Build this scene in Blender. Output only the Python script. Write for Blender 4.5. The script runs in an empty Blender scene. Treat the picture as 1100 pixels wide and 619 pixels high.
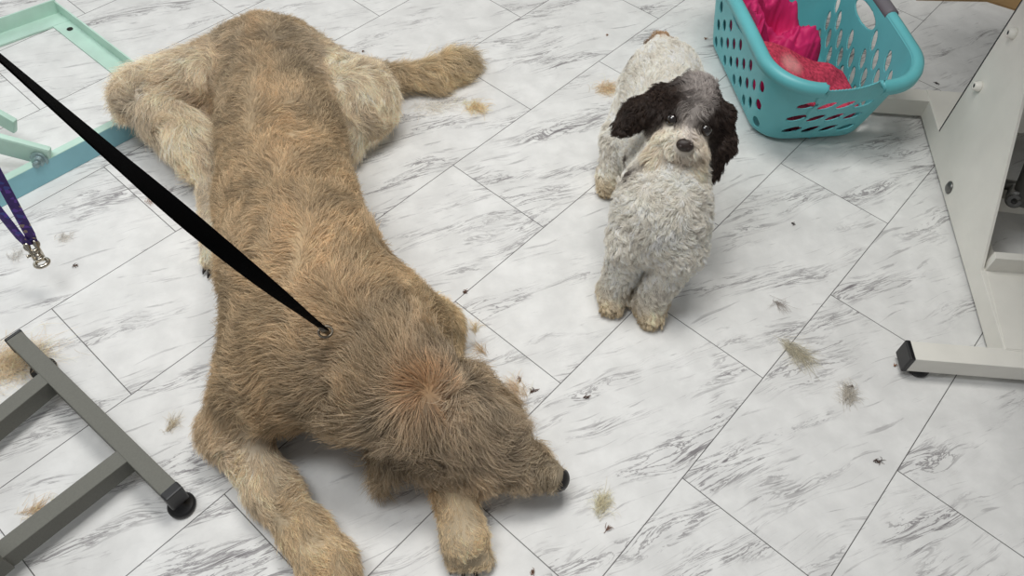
import bpy, bmesh, math, random
import numpy as np
from mathutils import Vector, Matrix, noise as mnoise
from mathutils.kdtree import KDTree

scene = bpy.context.scene
COL = scene.collection
RNG = np.random.default_rng(7)
random.seed(7)

# ------------------------------------------------------------------ camera
FPX, PITCH, ROLL, CH = 831.0, 0.9214, 0.0792, 4.57 * 0.3048
W, H = 1100, 619
TILE, YAW, X0, OFF = 0.3048, -0.6651, -5.3592, 0.352
cp, sp, cr, sr = math.cos(PITCH), math.sin(PITCH), math.cos(ROLL), math.sin(ROLL)
FW = np.array([0, cp, -sp]); RT = np.array([1.0, 0, 0]); UP = np.cross(RT, FW)
R2 = cr * RT + sr * UP; U2 = -sr * RT + cr * UP
CAM = np.array([0, 0, CH])


def at(x, y, z=0.0):
    """the place in the room, at height z, seen at pixel (x, y) of the photograph"""
    d = FW + (x - W / 2) / FPX * R2 - (y - H / 2) / FPX * U2
    return CAM + (z - CH) / d[2] * d


cam_data = bpy.data.cameras.new('camera')
cam = bpy.data.objects.new('camera', cam_data)
COL.objects.link(cam)
cam_data.sensor_width = 36.0
cam_data.lens = FPX / W * 36.0
cam_data.clip_start = 0.02
M = Matrix([(R2[i], U2[i], -FW[i]) for i in range(3)]).to_4x4()
M.translation = Vector(CAM)
cam.matrix_world = M
scene.camera = cam

# ------------------------------------------------------------------ helpers


def srgb(r, g, b):
    def f(c):
        c /= 255.0
        return c / 12.92 if c <= 0.04045 else ((c + 0.055) / 1.055) ** 2.4
    return (f(r), f(g), f(b), 1.0)


def lin(c):
    return np.array(srgb(*c)[:3])


def material(name, color=(200, 200, 200), rough=0.5, metal=0.0, spec=0.5, bump=0.0, bscale=200.0, var=0.0, vscale=8.0, coat=0.0):
    m = bpy.data.materials.new(name)
    m.use_nodes = True
    nt = m.node_tree
    b = nt.nodes['Principled BSDF']
    b.inputs['Base Color'].default_value = srgb(*color)
    b.inputs['Roughness'].default_value = rough
    b.inputs['Metallic'].default_value = metal
    b.inputs['Specular IOR Level'].default_value = spec
    if coat:
        b.inputs['Coat Weight'].default_value = coat
    tc = nt.nodes.new('ShaderNodeTexCoord')
    if var > 0:
        n = nt.nodes.new('ShaderNodeTexNoise')
        n.inputs['Scale'].default_value = vscale
        n.inputs['Detail'].default_value = 6
        nt.links.new(tc.outputs['Object'], n.inputs['Vector'])
        r = nt.nodes.new('ShaderNodeValToRGB')
        c = np.array(color, float)
        r.color_ramp.elements[0].position = 0.3
        r.color_ramp.elements[1].position = 0.7
        r.color_ramp.elements[0].color = srgb(*np.clip(c * (1 - var), 0, 255))
        r.color_ramp.elements[1].color = srgb(*np.clip(c * (1 + var), 0, 255))
        nt.links.new(n.outputs['Fac'], r.inputs['Fac'])
        nt.links.new(r.outputs['Color'], b.inputs['Base Color'])
    if bump > 0:
        n2 = nt.nodes.new('ShaderNodeTexNoise')
        n2.inputs['Scale'].default_value = bscale
        n2.inputs['Detail'].default_value = 3
        nt.links.new(tc.outputs['Object'], n2.inputs['Vector'])
        bp = nt.nodes.new('ShaderNodeBump')
        bp.inputs['Strength'].default_value = bump
        bp.inputs['Distance'].default_value = 0.002
        nt.links.new(n2.outputs['Fac'], bp.inputs['Height'])
        nt.links.new(bp.outputs['Normal'], b.inputs['Normal'])
    return m


def link(name, me, mat=None, parent=None, smooth=False):
    o = bpy.data.objects.new(name, me)
    COL.objects.link(o)
    if mat is not None:
        me.materials.append(mat)
    if parent is not None:
        o.parent = parent
    if smooth and hasattr(me, 'polygons'):
        me.polygons.foreach_set('use_smooth', [True] * len(me.polygons))
    return o


def tag(o, label=None, cat=None, group=None, kind=None):
    if label: o['label'] = label
    if cat: o['category'] = cat
    if group: o['group'] = group
    if kind: o['kind'] = kind
    return o


def empty(name, loc=(0, 0, 0)):
    o = bpy.data.objects.new(name, None)
    COL.objects.link(o)
    o.location = loc
    o.empty_display_size = 0.05
    bpy.context.view_layer.update()
    return o


def pmesh(name, verts, faces, mat=None, parent=None, smooth=False):
    """mesh from world coordinates; parents sit at their own origin"""
    off = Vector(parent.matrix_world.translation) if parent is not None else Vector((0, 0, 0))
    me = bpy.data.meshes.new(name)
    me.from_pydata([Vector(v) - off for v in verts], [], faces)
    me.update()
    return link(name, me, mat, parent, smooth)


def bm_done(name, bm, mat=None, parent=None, smooth=False):
    off = Vector(parent.matrix_world.translation) if parent is not None else Vector((0, 0, 0))
    bmesh.ops.translate(bm, verts=bm.verts, vec=-off)
    bmesh.ops.recalc_face_normals(bm, faces=bm.faces)
    me = bpy.data.meshes.new(name)
    bm.to_mesh(me); bm.free()
    return link(name, me, mat, parent, smooth)


def bm_box(bm, a, b, w, h, up=(0, 0, 1), bev=0.0, z_is='center'):
    """a straight bar from a to b of width w and height h"""
    a, b = Vector(a), Vector(b)
    d = (b - a); L = d.length; d.normalize()
    upv = Vector(up)
    s = d.cross(upv).normalized(); u = s.cross(d).normalized()
    mat = Matrix((d, s, u)).transposed().to_4x4()
    mat.translation = (a + b) / 2
    t = bmesh.new()
    bmesh.ops.create_cube(t, size=1.0)
    bmesh.ops.scale(t, vec=(L, w, h), verts=t.verts)
    if bev > 0:
        bmesh.ops.bevel(t, geom=list(t.edges), offset=bev, segments=2, profile=0.6, affect='EDGES')
    bmesh.ops.transform(t, matrix=mat, verts=t.verts)
    me = bpy.data.meshes.new('tmp'); t.to_mesh(me); t.free()
    bm.from_mesh(me); bpy.data.meshes.remove(me)


def bm_prism(bm, poly, z0, z1, bev=0.0):
    """vertical prism over a ground polygon"""
    t = bmesh.new()
    vs = [t.verts.new((p[0], p[1], z0)) for p in poly]
    f = t.faces.new(vs)
    r = bmesh.ops.extrude_face_region(t, geom=[f])
    bmesh.ops.translate(t, vec=(0, 0, z1 - z0), verts=[v for v in r['geom'] if isinstance(v, bmesh.types.BMVert)])
    if bev:
        bmesh.ops.bevel(t, geom=list(t.edges), offset=bev, segments=2, profile=0.6, affect='EDGES')
    bmesh.ops.recalc_face_normals(t, faces=t.faces)
    me = bpy.data.meshes.new('tmp'); t.to_mesh(me); t.free()
    bm.from_mesh(me); bpy.data.meshes.remove(me)


def bm_lathe(bm, origin, axis, prof, n=32):
    """profile [(r, h), ...] turned about an axis"""
    ax = Vector(axis).normalized()
    q = Vector((0, 0, 1)).rotation_difference(ax).to_matrix()
    o = Vector(origin)
    rings = []
    for r, h in prof:
        if r < 1e-6:
            rings.append([bm.verts.new(o + q @ Vector((0, 0, h)))])
        else:
            rings.append([bm.verts.new(o + q @ Vector((r * math.cos(2 * math.pi * i / n), r * math.sin(2 * math.pi * i / n), h))) for i in range(n)])
    for a, b in zip(rings[:-1], rings[1:]):
        for i in range(n):
            j = (i + 1) % n
            vs = [a[i % len(a)], a[j % len(a)], b[j % len(b)], b[i % len(b)]]
            u = []
            for v in vs:
                if v not in u: u.append(v)
            if len(u) >= 3:
                try: bm.faces.new(u)
                except ValueError: pass


def bm_tube(bm, pts, rad, n=12, closed=False):
    pts = [Vector(p) for p in pts]
    N = len(pts)
    rad = [rad] * N if not hasattr(rad, '__len__') else rad
    rings = []
    ref = None
    for i, p in enumerate(pts):
        if closed: t = pts[(i + 1) % N] - pts[i - 1]
        else: t = pts[min(i + 1, N - 1)] - pts[max(i - 1, 0)]
        t.normalize()
        if ref is None:
            ref = t.orthogonal().normalized()
        ref = (ref - t * ref.dot(t)).normalized()
        b = t.cross(ref)
        rings.append([bm.verts.new(p + rad[i] * (math.cos(2 * math.pi * k / n) * ref + math.sin(2 * math.pi * k / n) * b)) for k in range(n)])
    for i in range(N if closed else N - 1):
        a, b = rings[i], rings[(i + 1) % N]
        for k in range(n):
            bm.faces.new([a[k], a[(k + 1) % n], b[(k + 1) % n], b[k]])
    if not closed:
        bm.faces.new(rings[0][::-1]); bm.faces.new(rings[-1])


def bm_ellipsoid(bm, c, ax, r, seg=24):
    """ellipsoid with axes ax (3 vectors) and radii r"""
    t = bmesh.new()
    bmesh.ops.create_uvsphere(t, u_segments=seg, v_segments=seg // 2, radius=1.0)
    m = Matrix([[ax[j][i] * r[j] for j in range(3)] for i in range(3)]).to_4x4()
    m.translation = Vector(c)
    bmesh.ops.transform(t, matrix=m, verts=t.verts)
    me = bpy.data.meshes.new('tmp'); t.to_mesh(me); t.free()
    bm.from_mesh(me); bpy.data.meshes.remove(me)


# ------------------------------------------------------------------ floor
def floor_material():
    m = bpy.data.materials.new('marble_vinyl_tile')
    m.use_nodes = True
    nt = m.node_tree; N = nt.nodes; L = nt.links
    bsdf = N['Principled BSDF']

    def val(x):
        return x

    def math_(op, a, b=None, c=None, clamp=False):
        n = N.new('ShaderNodeMath'); n.operation = op; n.use_clamp = clamp
        for i, v in enumerate((a, b, c)):
            if v is None: continue
            if isinstance(v, (int, float)): n.inputs[i].default_value = v
            else: L.new(v, n.inputs[i])
        return n.outputs[0]

    def comb(x, y, z):
        n = N.new('ShaderNodeCombineXYZ')
        for i, v in enumerate((x, y, z)):
            if isinstance(v, (int, float)): n.inputs[i].default_value = v
            else: L.new(v, n.inputs[i])
        return n.outputs[0]

    def noise(vec, scale, detail, rough=0.5, dist=0.0, lac=2.0):
        n = N.new('ShaderNodeTexNoise')
        n.inputs['Scale'].default_value = scale
        n.inputs['Detail'].default_value = detail
        n.inputs['Roughness'].default_value = rough
        n.inputs['Distortion'].default_value = dist
        n.inputs['Lacunarity'].default_value = lac
        L.new(vec, n.inputs['Vector'])
        return n.outputs['Fac']

    def smooth(x, lo, hi):
        n = N.new('ShaderNodeMapRange'); n.interpolation_type = 'SMOOTHSTEP'
        n.inputs['From Min'].default_value = lo; n.inputs['From Max'].default_value = hi
        n.inputs['To Min'].default_value = 0; n.inputs['To Max'].default_value = 1
        L.new(x, n.inputs['Value'])
        return n.outputs['Result']

    tc = N.new('ShaderNodeTexCoord')
    sx = N.new('ShaderNodeSeparateXYZ'); L.new(tc.outputs['Object'], sx.inputs[0])
    x, y = sx.outputs[0], sx.outputs[1]
    c, s = math.cos(YAW) / TILE, math.sin(YAW) / TILE
    xt = math_('ADD', math_('MULTIPLY', x, c), math_('MULTIPLY', y, s))
    yt = math_('ADD', math_('MULTIPLY', x, -s), math_('MULTIPLY', y, c))
    u = math_('SUBTRACT', xt, X0)
    row = math_('FLOOR', u)
    fu = math_('SUBTRACT', u, row)
    par = math_('FLOORED_MODULO', row, 2.0)             # even rows are shifted by half a tile
    yo = math_('MULTIPLY', math_('SUBTRACT', math_('SUBTRACT', yt, OFF), math_('SUBTRACT', 1.0, par)), 0.5)
    col = math_('FLOOR', yo)
    fv = math_('SUBTRACT', yo, col)
    du = math_('MULTIPLY', math_('MINIMUM', fu, math_('SUBTRACT', 1.0, fu)), TILE)
    dv = math_('MULTIPLY', math_('MINIMUM', fv, math_('SUBTRACT', 1.0, fv)), 2 * TILE)
    dist = math_('MINIMUM', du, dv)
    joint = math_('SUBTRACT', 1.0, smooth(dist, 0.0005, 0.0013))
    wn = N.new('ShaderNodeTexWhiteNoise'); wn.noise_dimensions = '3D'
    L.new(comb(row, col, 3.7), wn.inputs['Vector'])
    sc = N.new('ShaderNodeSeparateColor'); L.new(wn.outputs['Color'], sc.inputs[0])
    # vein coordinates, along and across the veining
    a = math.radians(27.0)
    vx = math_('ADD', math_('MULTIPLY', x, math.cos(a)), math_('MULTIPLY', y, math.sin(a)))
    vy = math_('ADD', math_('MULTIPLY', x, -math.sin(a)), math_('MULTIPLY', y, math.cos(a)))
    vx = math_('ADD', vx, math_('MULTIPLY', sc.outputs[0], 40.0))
    vy = math_('ADD', vy, math_('MULTIPLY', sc.outputs[1], 40.0))
    # slow wander of the veins
    wob = noise(comb(math_('MULTIPLY', vx, 3.0), math_('MULTIPLY', vy, 5.0), 0.0), 1.0, 2)
    vyw = math_('ADD', vy, math_('MULTIPLY', math_('SUBTRACT', wob, 0.5), 0.10))
    fine = noise(comb(math_('MULTIPLY', vx, 9.0), math_('MULTIPLY', vyw, 100.0), 0.0), 1.0, 6, 0.62, 0.8)
    mid = noise(comb(math_('MULTIPLY', vx, 6.0), math_('MULTIPLY', vyw, 44.0), 4.0), 1.0, 7, 0.66, 0.9)
    clus = noise(comb(math_('MULTIPLY', vx, 2.6), math_('MULTIPLY', vyw, 12.0), 9.0), 1.0, 4, 0.55)
    ridge = math_('SUBTRACT', 1.0, math_('MULTIPLY', math_('ABSOLUTE', math_('SUBTRACT', mid, 0.5)), 2.0))
    cmask = smooth(clus, 0.46, 0.66)
    fmask = smooth(fine, 0.56, 0.66)
    v1 = math_('MULTIPLY', fmask, cmask)
    v2 = math_('MULTIPLY', math_('MULTIPLY', smooth(ridge, 0.93, 0.985), smooth(clus, 0.50, 0.64)), 0.8)
    v3 = math_('MULTIPLY', smooth(noise(comb(math_('MULTIPLY', vx, 7.0), math_('MULTIPLY', vyw, 80.0), 14.0), 1.0, 5, 0.6, 0.6), 0.60, 0.70), 0.45)
    soft = math_('MULTIPLY', smooth(clus, 0.45, 0.8), smooth(mid, 0.42, 0.75))
    vein = math_('MAXIMUM', math_('MAXIMUM', v1, v2), v3, clamp=True)
    mottled = noise(tc.outputs['Object'], 14.0, 6, 0.6)

    def mix(f, c1, c2):
        n = N.new('ShaderNodeMix'); n.data_type = 'RGBA'
        for sock, v in ((n.inputs[0], f), (n.inputs[6], c1), (n.inputs[7], c2)):
            if isinstance(v, (int, float)): sock.default_value = v
            elif isinstance(v, tuple): sock.default_value = v
            else: L.new(v, sock)
        return n.outputs[2]
    base = mix(smooth(mottled, 0.3, 0.75), srgb(218, 218, 216), srgb(234, 234, 232))
    base = mix(math_('MULTIPLY', sc.outputs[2], 0.10), base, srgb(196, 195, 194))
    base = mix(math_('MULTIPLY', soft, 0.32), base, srgb(166, 164, 167))
    base = mix(math_('MULTIPLY', vein, 0.86), base, srgb(92, 85, 90))
    base = mix(math_('MULTIPLY', joint, 0.92), base, srgb(58, 56, 56))
    L.new(base, bsdf.inputs['Base Color'])
    bsdf.inputs['Roughness'].default_value = 0.42
    bsdf.inputs['Specular IOR Level'].default_value = 0.35
    bp = N.new('ShaderNodeBump'); bp.inputs['Strength'].default_value = 0.25; bp.inputs['Distance'].default_value = 0.001
    L.new(math_('SUBTRACT', 1.0, joint), bp.inputs['Height'])
    L.new(bp.outputs['Normal'], bsdf.inputs['Normal'])
    return m


bm = bmesh.new()
bm_prism(bm, [(-3.2, -1.2), (3.2, -1.2), (3.2, 4.2), (-3.2, 4.2)], -0.05, 0.0)
fl = bm_done('floor', bm, floor_material())
tag(fl, 'white marble-look vinyl floor tiles with grey veining', 'floor', kind='structure')

# brown wood-look strip of flooring where the tiles end, far right
bm = bmesh.new()
pa, pb, pc_, pd = at(1059, 1), at(1104, 16), at(1180, 10), at(1150, -40)
wood = material('brown_wood_floor', (146, 116, 74), 0.55, var=0.18, vscale=6)
e0, e1, e2 = at(984, 0.5), at(1060, 2.0), at(1103, 15.5)
far = [at(1250, 20), at(1250, -120), at(975, -120)]
bm_prism(bm, [e0[:2], e1[:2], e2[:2]] + [f_[:2] for f_ in far], 0.0, 0.006)
ws = bm_done('floor_wood_strip', bm, wood)
tag(ws, 'brown wood flooring strip beyond the end of the white tiles', 'floor', kind='structure')

# the room beyond the frame
WALLM = material('painted_wall', (214, 212, 206), .7, var=.02)
for nm, poly in (('wall_back', [(-3.2, 4.1), (3.2, 4.1), (3.2, 4.2), (-3.2, 4.2)]), ('wall_left', [(-3.2, -1.2), (-3.1, -1.2), (-3.1, 4.1), (-3.2, 4.1)]), ('wall_right', [(3.1, -1.2), (3.2, -1.2), (3.2, 4.1), (3.1, 4.1)])):
    bm = bmesh.new(); bm_prism(bm, poly, 0.0, 2.7)
    tag(bm_done(nm, bm, WALLM), 'plain pale painted wall on the %s side of the room' % nm[5:], 'wall', kind='structure')

# ------------------------------------------------------------------ implicit bodies


class Body:
    def __init__(self):
        self.p = []

    def add(self, a, b, ra, rb, k=0.03, flow=None, hl=0.03, col=(160, 135, 100), lift=0.35, region='coat'):
        a, b = np.array(a, float), np.array(b, float)
        if flow is None:
            flow = b - a
        flow = np.array(flow, float); n = np.linalg.norm(flow)
        flow = flow / n if n > 1e-6 else np.array([0, 0, -1.0])
        self.p.append((a, b, ra, rb, k, flow, hl, lin(col), lift, region))

    def dists(self, P):
        out = []
        for a, b, ra, rb, *_ in self.p:
            ab = b - a; q = ab @ ab
            if q < 1e-10:
                out.append(np.linalg.norm(P - a, axis=1) - ra)
            else:
                t = np.clip(((P - a) @ ab) / q, 0, 1)
                out.append(np.linalg.norm(P - a - t[:, None] * ab, axis=1) - (ra + (rb - ra) * t))
        return out

    def sdf(self, P, floor=0.003):
        d = None
        for pr, di in zip(self.p, self.dists(P)):
            if d is None: d = di
            else:
                k = pr[4]
                h = np.maximum(k - np.abs(d - di), 0) / k
                d = np.minimum(d, di) - h * h * k * 0.25
        return np.maximum(d, floor - P[:, 2])

    def bounds(self):
        lo = np.min([np.minimum(p[0] - p[2], p[1] - p[3]) for p in self.p], axis=0)
        hi = np.max([np.maximum(p[0] + p[2], p[1] + p[3]) for p in self.p], axis=0)
        lo[2] = max(lo[2], -0.01)
        return lo - 0.02, hi + 0.02

    def mesh(self, res):
        lo, hi = self.bounds()
        n = np.ceil((hi - lo) / res).astype(int) + 1
        xs = [lo[i] + res * np.arange(n[i]) for i in range(3)]
        V = np.empty(n, np.float32)
        for i, x in enumerate(xs[0]):
            Y, Z = np.meshgrid(xs[1], xs[2], indexing='ij')
            P = np.stack([np.full(Y.size, x), Y.ravel(), Z.ravel()], 1)
            V[i] = self.sdf(P).reshape(n[1], n[2])
        return surface_nets(V, lo, res)

    def attrs(self, P, s=None):
        s = s or getattr(self, 'blend', .012)
        D = np.array(self.dists(P))
        w = np.exp(-np.clip((D - D.min(0)) / s, 0, 40))
        w /= w.sum(0)
        flow = w.T @ np.array([p[5] for p in self.p])
        hl = w.T @ np.array([p[6] for p in self.p])
        col = w.T @ np.array([p[7] for p in self.p])
        lift = w.T @ np.array([p[8] for p in self.p])
        return flow, hl, col, lift, D.argmin(0)

    def normal(self, P, e=0.004):
        g = np.stack([self.sdf(P + np.eye(3)[i] * e, -1) - self.sdf(P - np.eye(3)[i] * e, -1) for i in range(3)], 1)
        return g / (np.linalg.norm(g, axis=1, keepdims=True) + 1e-9)


def surface_nets(V, lo, res):
    S = V < 0
    nx, ny, nz = V.shape
    acc = np.zeros((nx - 1, ny - 1, nz - 1, 3), np.float32)
    cnt = np.zeros((nx - 1, ny - 1, nz - 1), np.float32)
    for ax in range(3):
        sl0 = [slice(None)] * 3; sl1 = [slice(None)] * 3
        sl0[ax] = slice(0, -1); sl1[ax] = slice(1, None)
        a, b = V[tuple(sl0)], V[tuple(sl1)]
        cross = (a < 0) != (b < 0)
        t = np.where(cross, a / np.where(cross, a - b, 1), 0)
        o1, o2 = [i for i in range(3) if i != ax]
        for d1 in (0, 1):
            for d2 in (0, 1):
                s = [slice(None)] * 3
                s[o1] = slice(d1, V.shape[o1] - 1 + d1); s[o2] = slice(d2, V.shape[o2] - 1 + d2)
                cc = cross[tuple(s)]; tt = t[tuple(s)]
                cnt += cc
                acc[..., ax] += np.where(cc, tt, 0)
                acc[..., o1] += cc * d1
                acc[..., o2] += cc * d2
    act = cnt > 0
    idx = -np.ones(act.shape, np.int64)
    idx[act] = np.arange(act.sum())
    I = np.argwhere(act)
    verts = (I + acc[act] / cnt[act][:, None]) * res + lo
    faces = []
    for ax in range(3):
        sl0 = [slice(None)] * 3; sl1 = [slice(None)] * 3
        sl0[ax] = slice(0, -1); sl1[ax] = slice(1, None)
        a, b = S[tuple(sl0)], S[tuple(sl1)]
        E = np.argwhere(a != b)
        o1, o2 = (ax + 1) % 3, (ax + 2) % 3
        ok = (E[:, o1] > 0) & (E[:, o2] > 0) & (E[:, o1] < V.shape[o1] - 1) & (E[:, o2] < V.shape[o2] - 1)
        E = E[ok]
        inside = a[tuple(E.T)]
        q = []
        for d1, d2 in ((-1, -1), (0, -1), (0, 0), (-1, 0)):
            e = E.copy(); e[:, o1] += d1; e[:, o2] += d2
            q.append(idx[tuple(e.T)])
        q = np.stack(q, 1)
        q[~inside] = q[~inside][:, ::-1]
        faces.append(q)
    return verts, np.concatenate(faces)


def hair_material(name, gloss=0.04, tip=0.30, root=0.66):
    m = bpy.data.materials.new(name)
    m.use_nodes = True
    nt = m.node_tree; N = nt.nodes; L = nt.links
    N.clear()
    out = N.new('ShaderNodeOutputMaterial')
    at_ = N.new('ShaderNodeAttribute'); at_.attribute_name = 'hair_color'
    hi = N.new('ShaderNodeHairInfo')
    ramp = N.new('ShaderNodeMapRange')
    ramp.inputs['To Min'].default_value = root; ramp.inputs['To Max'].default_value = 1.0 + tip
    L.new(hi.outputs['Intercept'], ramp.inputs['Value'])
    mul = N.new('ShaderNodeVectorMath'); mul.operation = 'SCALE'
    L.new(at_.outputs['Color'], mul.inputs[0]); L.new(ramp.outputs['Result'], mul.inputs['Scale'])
    d = N.new('ShaderNodeBsdfDiffuse'); t = N.new('ShaderNodeBsdfTranslucent'); g = N.new('ShaderNodeBsdfGlossy')
    g.inputs['Roughness'].default_value = 0.45
    L.new(mul.outputs[0], d.inputs['Color']); L.new(mul.outputs[0], t.inputs['Color'])
    m1 = N.new('ShaderNodeMixShader'); m1.inputs[0].default_value = 0.35
    L.new(d.outputs[0], m1.inputs[1]); L.new(t.outputs[0], m1.inputs[2])
    m2 = N.new('ShaderNodeMixShader'); m2.inputs[0].default_value = gloss
    L.new(m1.outputs[0], m2.inputs[1]); L.new(g.outputs[0], m2.inputs[2])
    L.new(m2.outputs[0], out.inputs['Surface'])
    return m


def skin_material(name):
    m = bpy.data.materials.new(name)
    m.use_nodes = True
    nt = m.node_tree
    b = nt.nodes['Principled BSDF']
    a = nt.nodes.new('ShaderNodeAttribute'); a.attribute_name = 'coat_color'
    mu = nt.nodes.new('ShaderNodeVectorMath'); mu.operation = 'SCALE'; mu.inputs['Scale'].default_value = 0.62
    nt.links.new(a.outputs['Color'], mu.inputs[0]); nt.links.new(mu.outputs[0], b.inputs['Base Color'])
    b.inputs['Roughness'].default_value = 0.9
    b.inputs['Specular IOR Level'].default_value = 0.1
    return m


def make_curves(name, P, R, Ccol, mat, parent=None):
    """P (n, m, 3) strand points, R (m,) radii, Ccol (n, 3)"""
    n, mm = P.shape[:2]
    off = np.array(parent.matrix_world.translation) if parent is not None else np.zeros(3)
    cv = bpy.data.hair_curves.new(name)
    cv.add_curves([mm] * n)
    cv.attributes['position'].data.foreach_set('vector', (P - off).astype(np.float32).ravel())
    ra = cv.attributes.get('radius') or cv.attributes.new('radius', 'FLOAT', 'POINT')
    if np.ndim(R) == 1: R = np.tile(R, (n, 1))
    ra.data.foreach_set('value', R.astype(np.float32).ravel())
    ca = cv.attributes.new('hair_color', 'FLOAT_COLOR', 'CURVE')
    ca.data.foreach_set('color', np.concatenate([Ccol, np.ones((n, 1))], 1).astype(np.float32).ravel())
    cv.materials.append(mat)
    o = bpy.data.objects.new(name, cv)
    COL.objects.link(o)
    if parent is not None: o.parent = parent
    return o


class WaveNoise:
    """cheap smooth vector noise"""
    def __init__(self, freq, n=10, seed=0):
        r = np.random.default_rng(seed)
        k = r.normal(size=(n, 3)); k /= np.linalg.norm(k, axis=1, keepdims=True)
        self.k = k * freq * r.uniform(0.5, 1.6, (n, 1)) * 2 * np.pi
        self.ph = r.uniform(0, 6.28, (n, 3)); self.n = n

    def __call__(self, P):
        a = P @ self.k.T
        return np.stack([np.sin(a + self.ph[:, i]).sum(1) for i in range(3)], 1) / math.sqrt(self.n / 2)


def sample_surface(verts, faces, n, rng):
    a, b, c, d = (verts[faces[:, i]] for i in range(4))
    ar = 0.5 * np.linalg.norm(np.cross(c - a, d - b), axis=1)
    f = rng.choice(len(faces), n, p=ar / ar.sum())
    u, v = rng.random((n, 1)), rng.random((n, 1))
    return (1 - u) * (1 - v) * a[f] + u * (1 - v) * b[f] + u * v * c[f] + (1 - u) * v * d[f]


def grow(body, roots, npts, colorf, rng, clump_n=5000, clump=0.6, wave=0.25, wfreq=14, curl=0.0, curl_turns=2.5, gravity=0.25, frizz=0.1, flowf=None, zmin=0.0015, lenvar=0.35, seed=1):
    n = len(roots)
    nr = body.normal(roots)
    flow, hl, col, lift, arg = body.attrs(roots)
    if flowf is not None:
        flow = flowf(roots, nr, flow, arg)
    flow = flow + wave * WaveNoise(wfreq, seed=seed)(roots)
    flow -= nr * np.sum(flow * nr, 1, keepdims=True)
    flow /= np.linalg.norm(flow, axis=1, keepdims=True) + 1e-6
    hl = hl * rng.uniform(1 - lenvar, 1 + lenvar * 0.4, n)
    rnd = rng.normal(size=(n, 3)) * frizz
    P = np.empty((n, npts, 3))
    P[:, 0] = roots - nr * 0.003
    step = hl / (npts - 1)
    L = lift[:, None]
    for i in range(1, npts):
        t = i / (npts - 1)
        l = L * (1 - 0.75 * t)
        d = nr * l + flow * (1 - l) + rnd * (0.4 + t) + np.array([0, 0, -1.0]) * gravity * t
        d /= np.linalg.norm(d, axis=1, keepdims=True)
        P[:, i] = P[:, i - 1] + d * step[:, None]
    # locks: strands bend towards their lock's guide strand
    g = rng.choice(n, min(clump_n, n), replace=False)
    kd = KDTree(len(g))
    for j, i in enumerate(g): kd.insert(roots[i], j)
    kd.balance()
    near = np.array([g[kd.find(r)[1]] for r in roots])
    tt = np.linspace(0, 1, npts)[None, :, None]
    cw = clump * (tt ** 1.2) * rng.uniform(0.5, 1.0, (n, 1, 1))
    guide = P[near] + (P[:, :1] - P[near][:, :1]) * 0.35
    P = P * (1 - cw) + guide * cw
    if curl > 0:
        ph = rng.uniform(0, 6.28, n)[near] + rng.normal(size=n) * 0.35
        tu = curl_turns * rng.uniform(0.7, 1.3, n)[near]
        b1 = np.cross(flow, nr); b1 /= np.linalg.norm(b1, axis=1, keepdims=True) + 1e-6
        for i in range(1, npts):
            t = i / (npts - 1)
            a = ph + tu * 2 * np.pi * t
            P[:, i] += curl * t ** 0.6 * (np.cos(a)[:, None] * b1 + np.sin(a)[:, None] * (0.6 * nr + 0.5 * flow))
    P[:, :, 2] = np.maximum(P[:, :, 2], zmin)
    col = colorf(roots, col, arg, near, rng)
    return P, np.clip(col, 0.003, 0.95), arg


def body_object(name, body, res, mat, colorf):
    v, f = body.mesh(res)
    base = np.array([v[:, 0].mean(), v[:, 1].mean(), 0.0])
    me = bpy.data.meshes.new(name)
    me.from_pydata((v - base).tolist(), [], f.tolist())
    me.update()
    _, _, col, _, arg = body.attrs(v)
    col = colorf(v, col, arg, np.arange(len(v)), None)
    ca = me.color_attributes.new('coat_color', 'FLOAT_COLOR', 'POINT')
    ca.data.foreach_set('color', np.concatenate([np.clip(col, 0.002, 0.95), np.ones((len(v), 1))], 1).astype(np.float32).ravel())
    o = link(name, me, mat, None, True)
    o.location = base
    bpy.context.view_layer.update()
    return o, v, f


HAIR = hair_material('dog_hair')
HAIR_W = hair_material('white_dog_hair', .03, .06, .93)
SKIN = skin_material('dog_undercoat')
NOSE = material('wet_dog_nose', (26, 23, 22), 0.35, bump=0.4, bscale=600)
CLAW = material('dark_claw', (40, 34, 30), 0.4)

# ------------------------------------------------------------------ the large sandy dog
big = Body(); big.blend = .020
SAND = (200, 177, 144); SPINE = (200, 172, 135); GREYTAN = (184, 166, 140); PALE = (240, 225, 202); LEGC = (220, 199, 166); HEADC = (186, 169, 146); ORANGE = (190, 140, 85)
c_rump = at(287, 72, .145); c_loin = at(303, 150, .15); c_mid = at(309, 218, .16); c_ch = at(326, 288, .165); c_sh = at(358, 360, .17)
back = (c_rump - c_sh)
big.add(c_rump, c_loin, .128, .132, .05, c_rump - c_loin, .034, GREYTAN, .30)
big.add(c_loin, c_mid, .130, .136, .05, c_loin - c_mid, .034, SAND, .30)
big.add(c_mid, c_ch, .136, .148, .05, c_mid - c_ch, .036, SAND, .30)
big.add(c_ch, c_sh, .148, .156, .05, c_ch - c_sh, .042, SAND, .32)
# shoulders and neck
mid_dir0 = back / np.linalg.norm(back)
ls = at(294, 405, .13); rs = at(425, 352, .12)
big.add(ls, at(300, 365, .14), .092, .10, .05, mid_dir0 * .6 + np.array([-.4, -.2, -.2]), .04, SAND, .35)
big.add(rs, at(408, 335, .12), .088, .088, .06, mid_dir0 * .6 + np.array([.4, .1, -.2]), .04, SAND, .35)
c_nk = at(405, 405, .175)
big.add(c_sh, c_nk, .13, .108, .06, c_sh - c_nk, .05, SAND, .4)
c_oc = at(445, 430, .165)
big.add(c_nk, c_oc, .108, .09, .05, c_nk - c_oc, .055, HEADC, .42)
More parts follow.
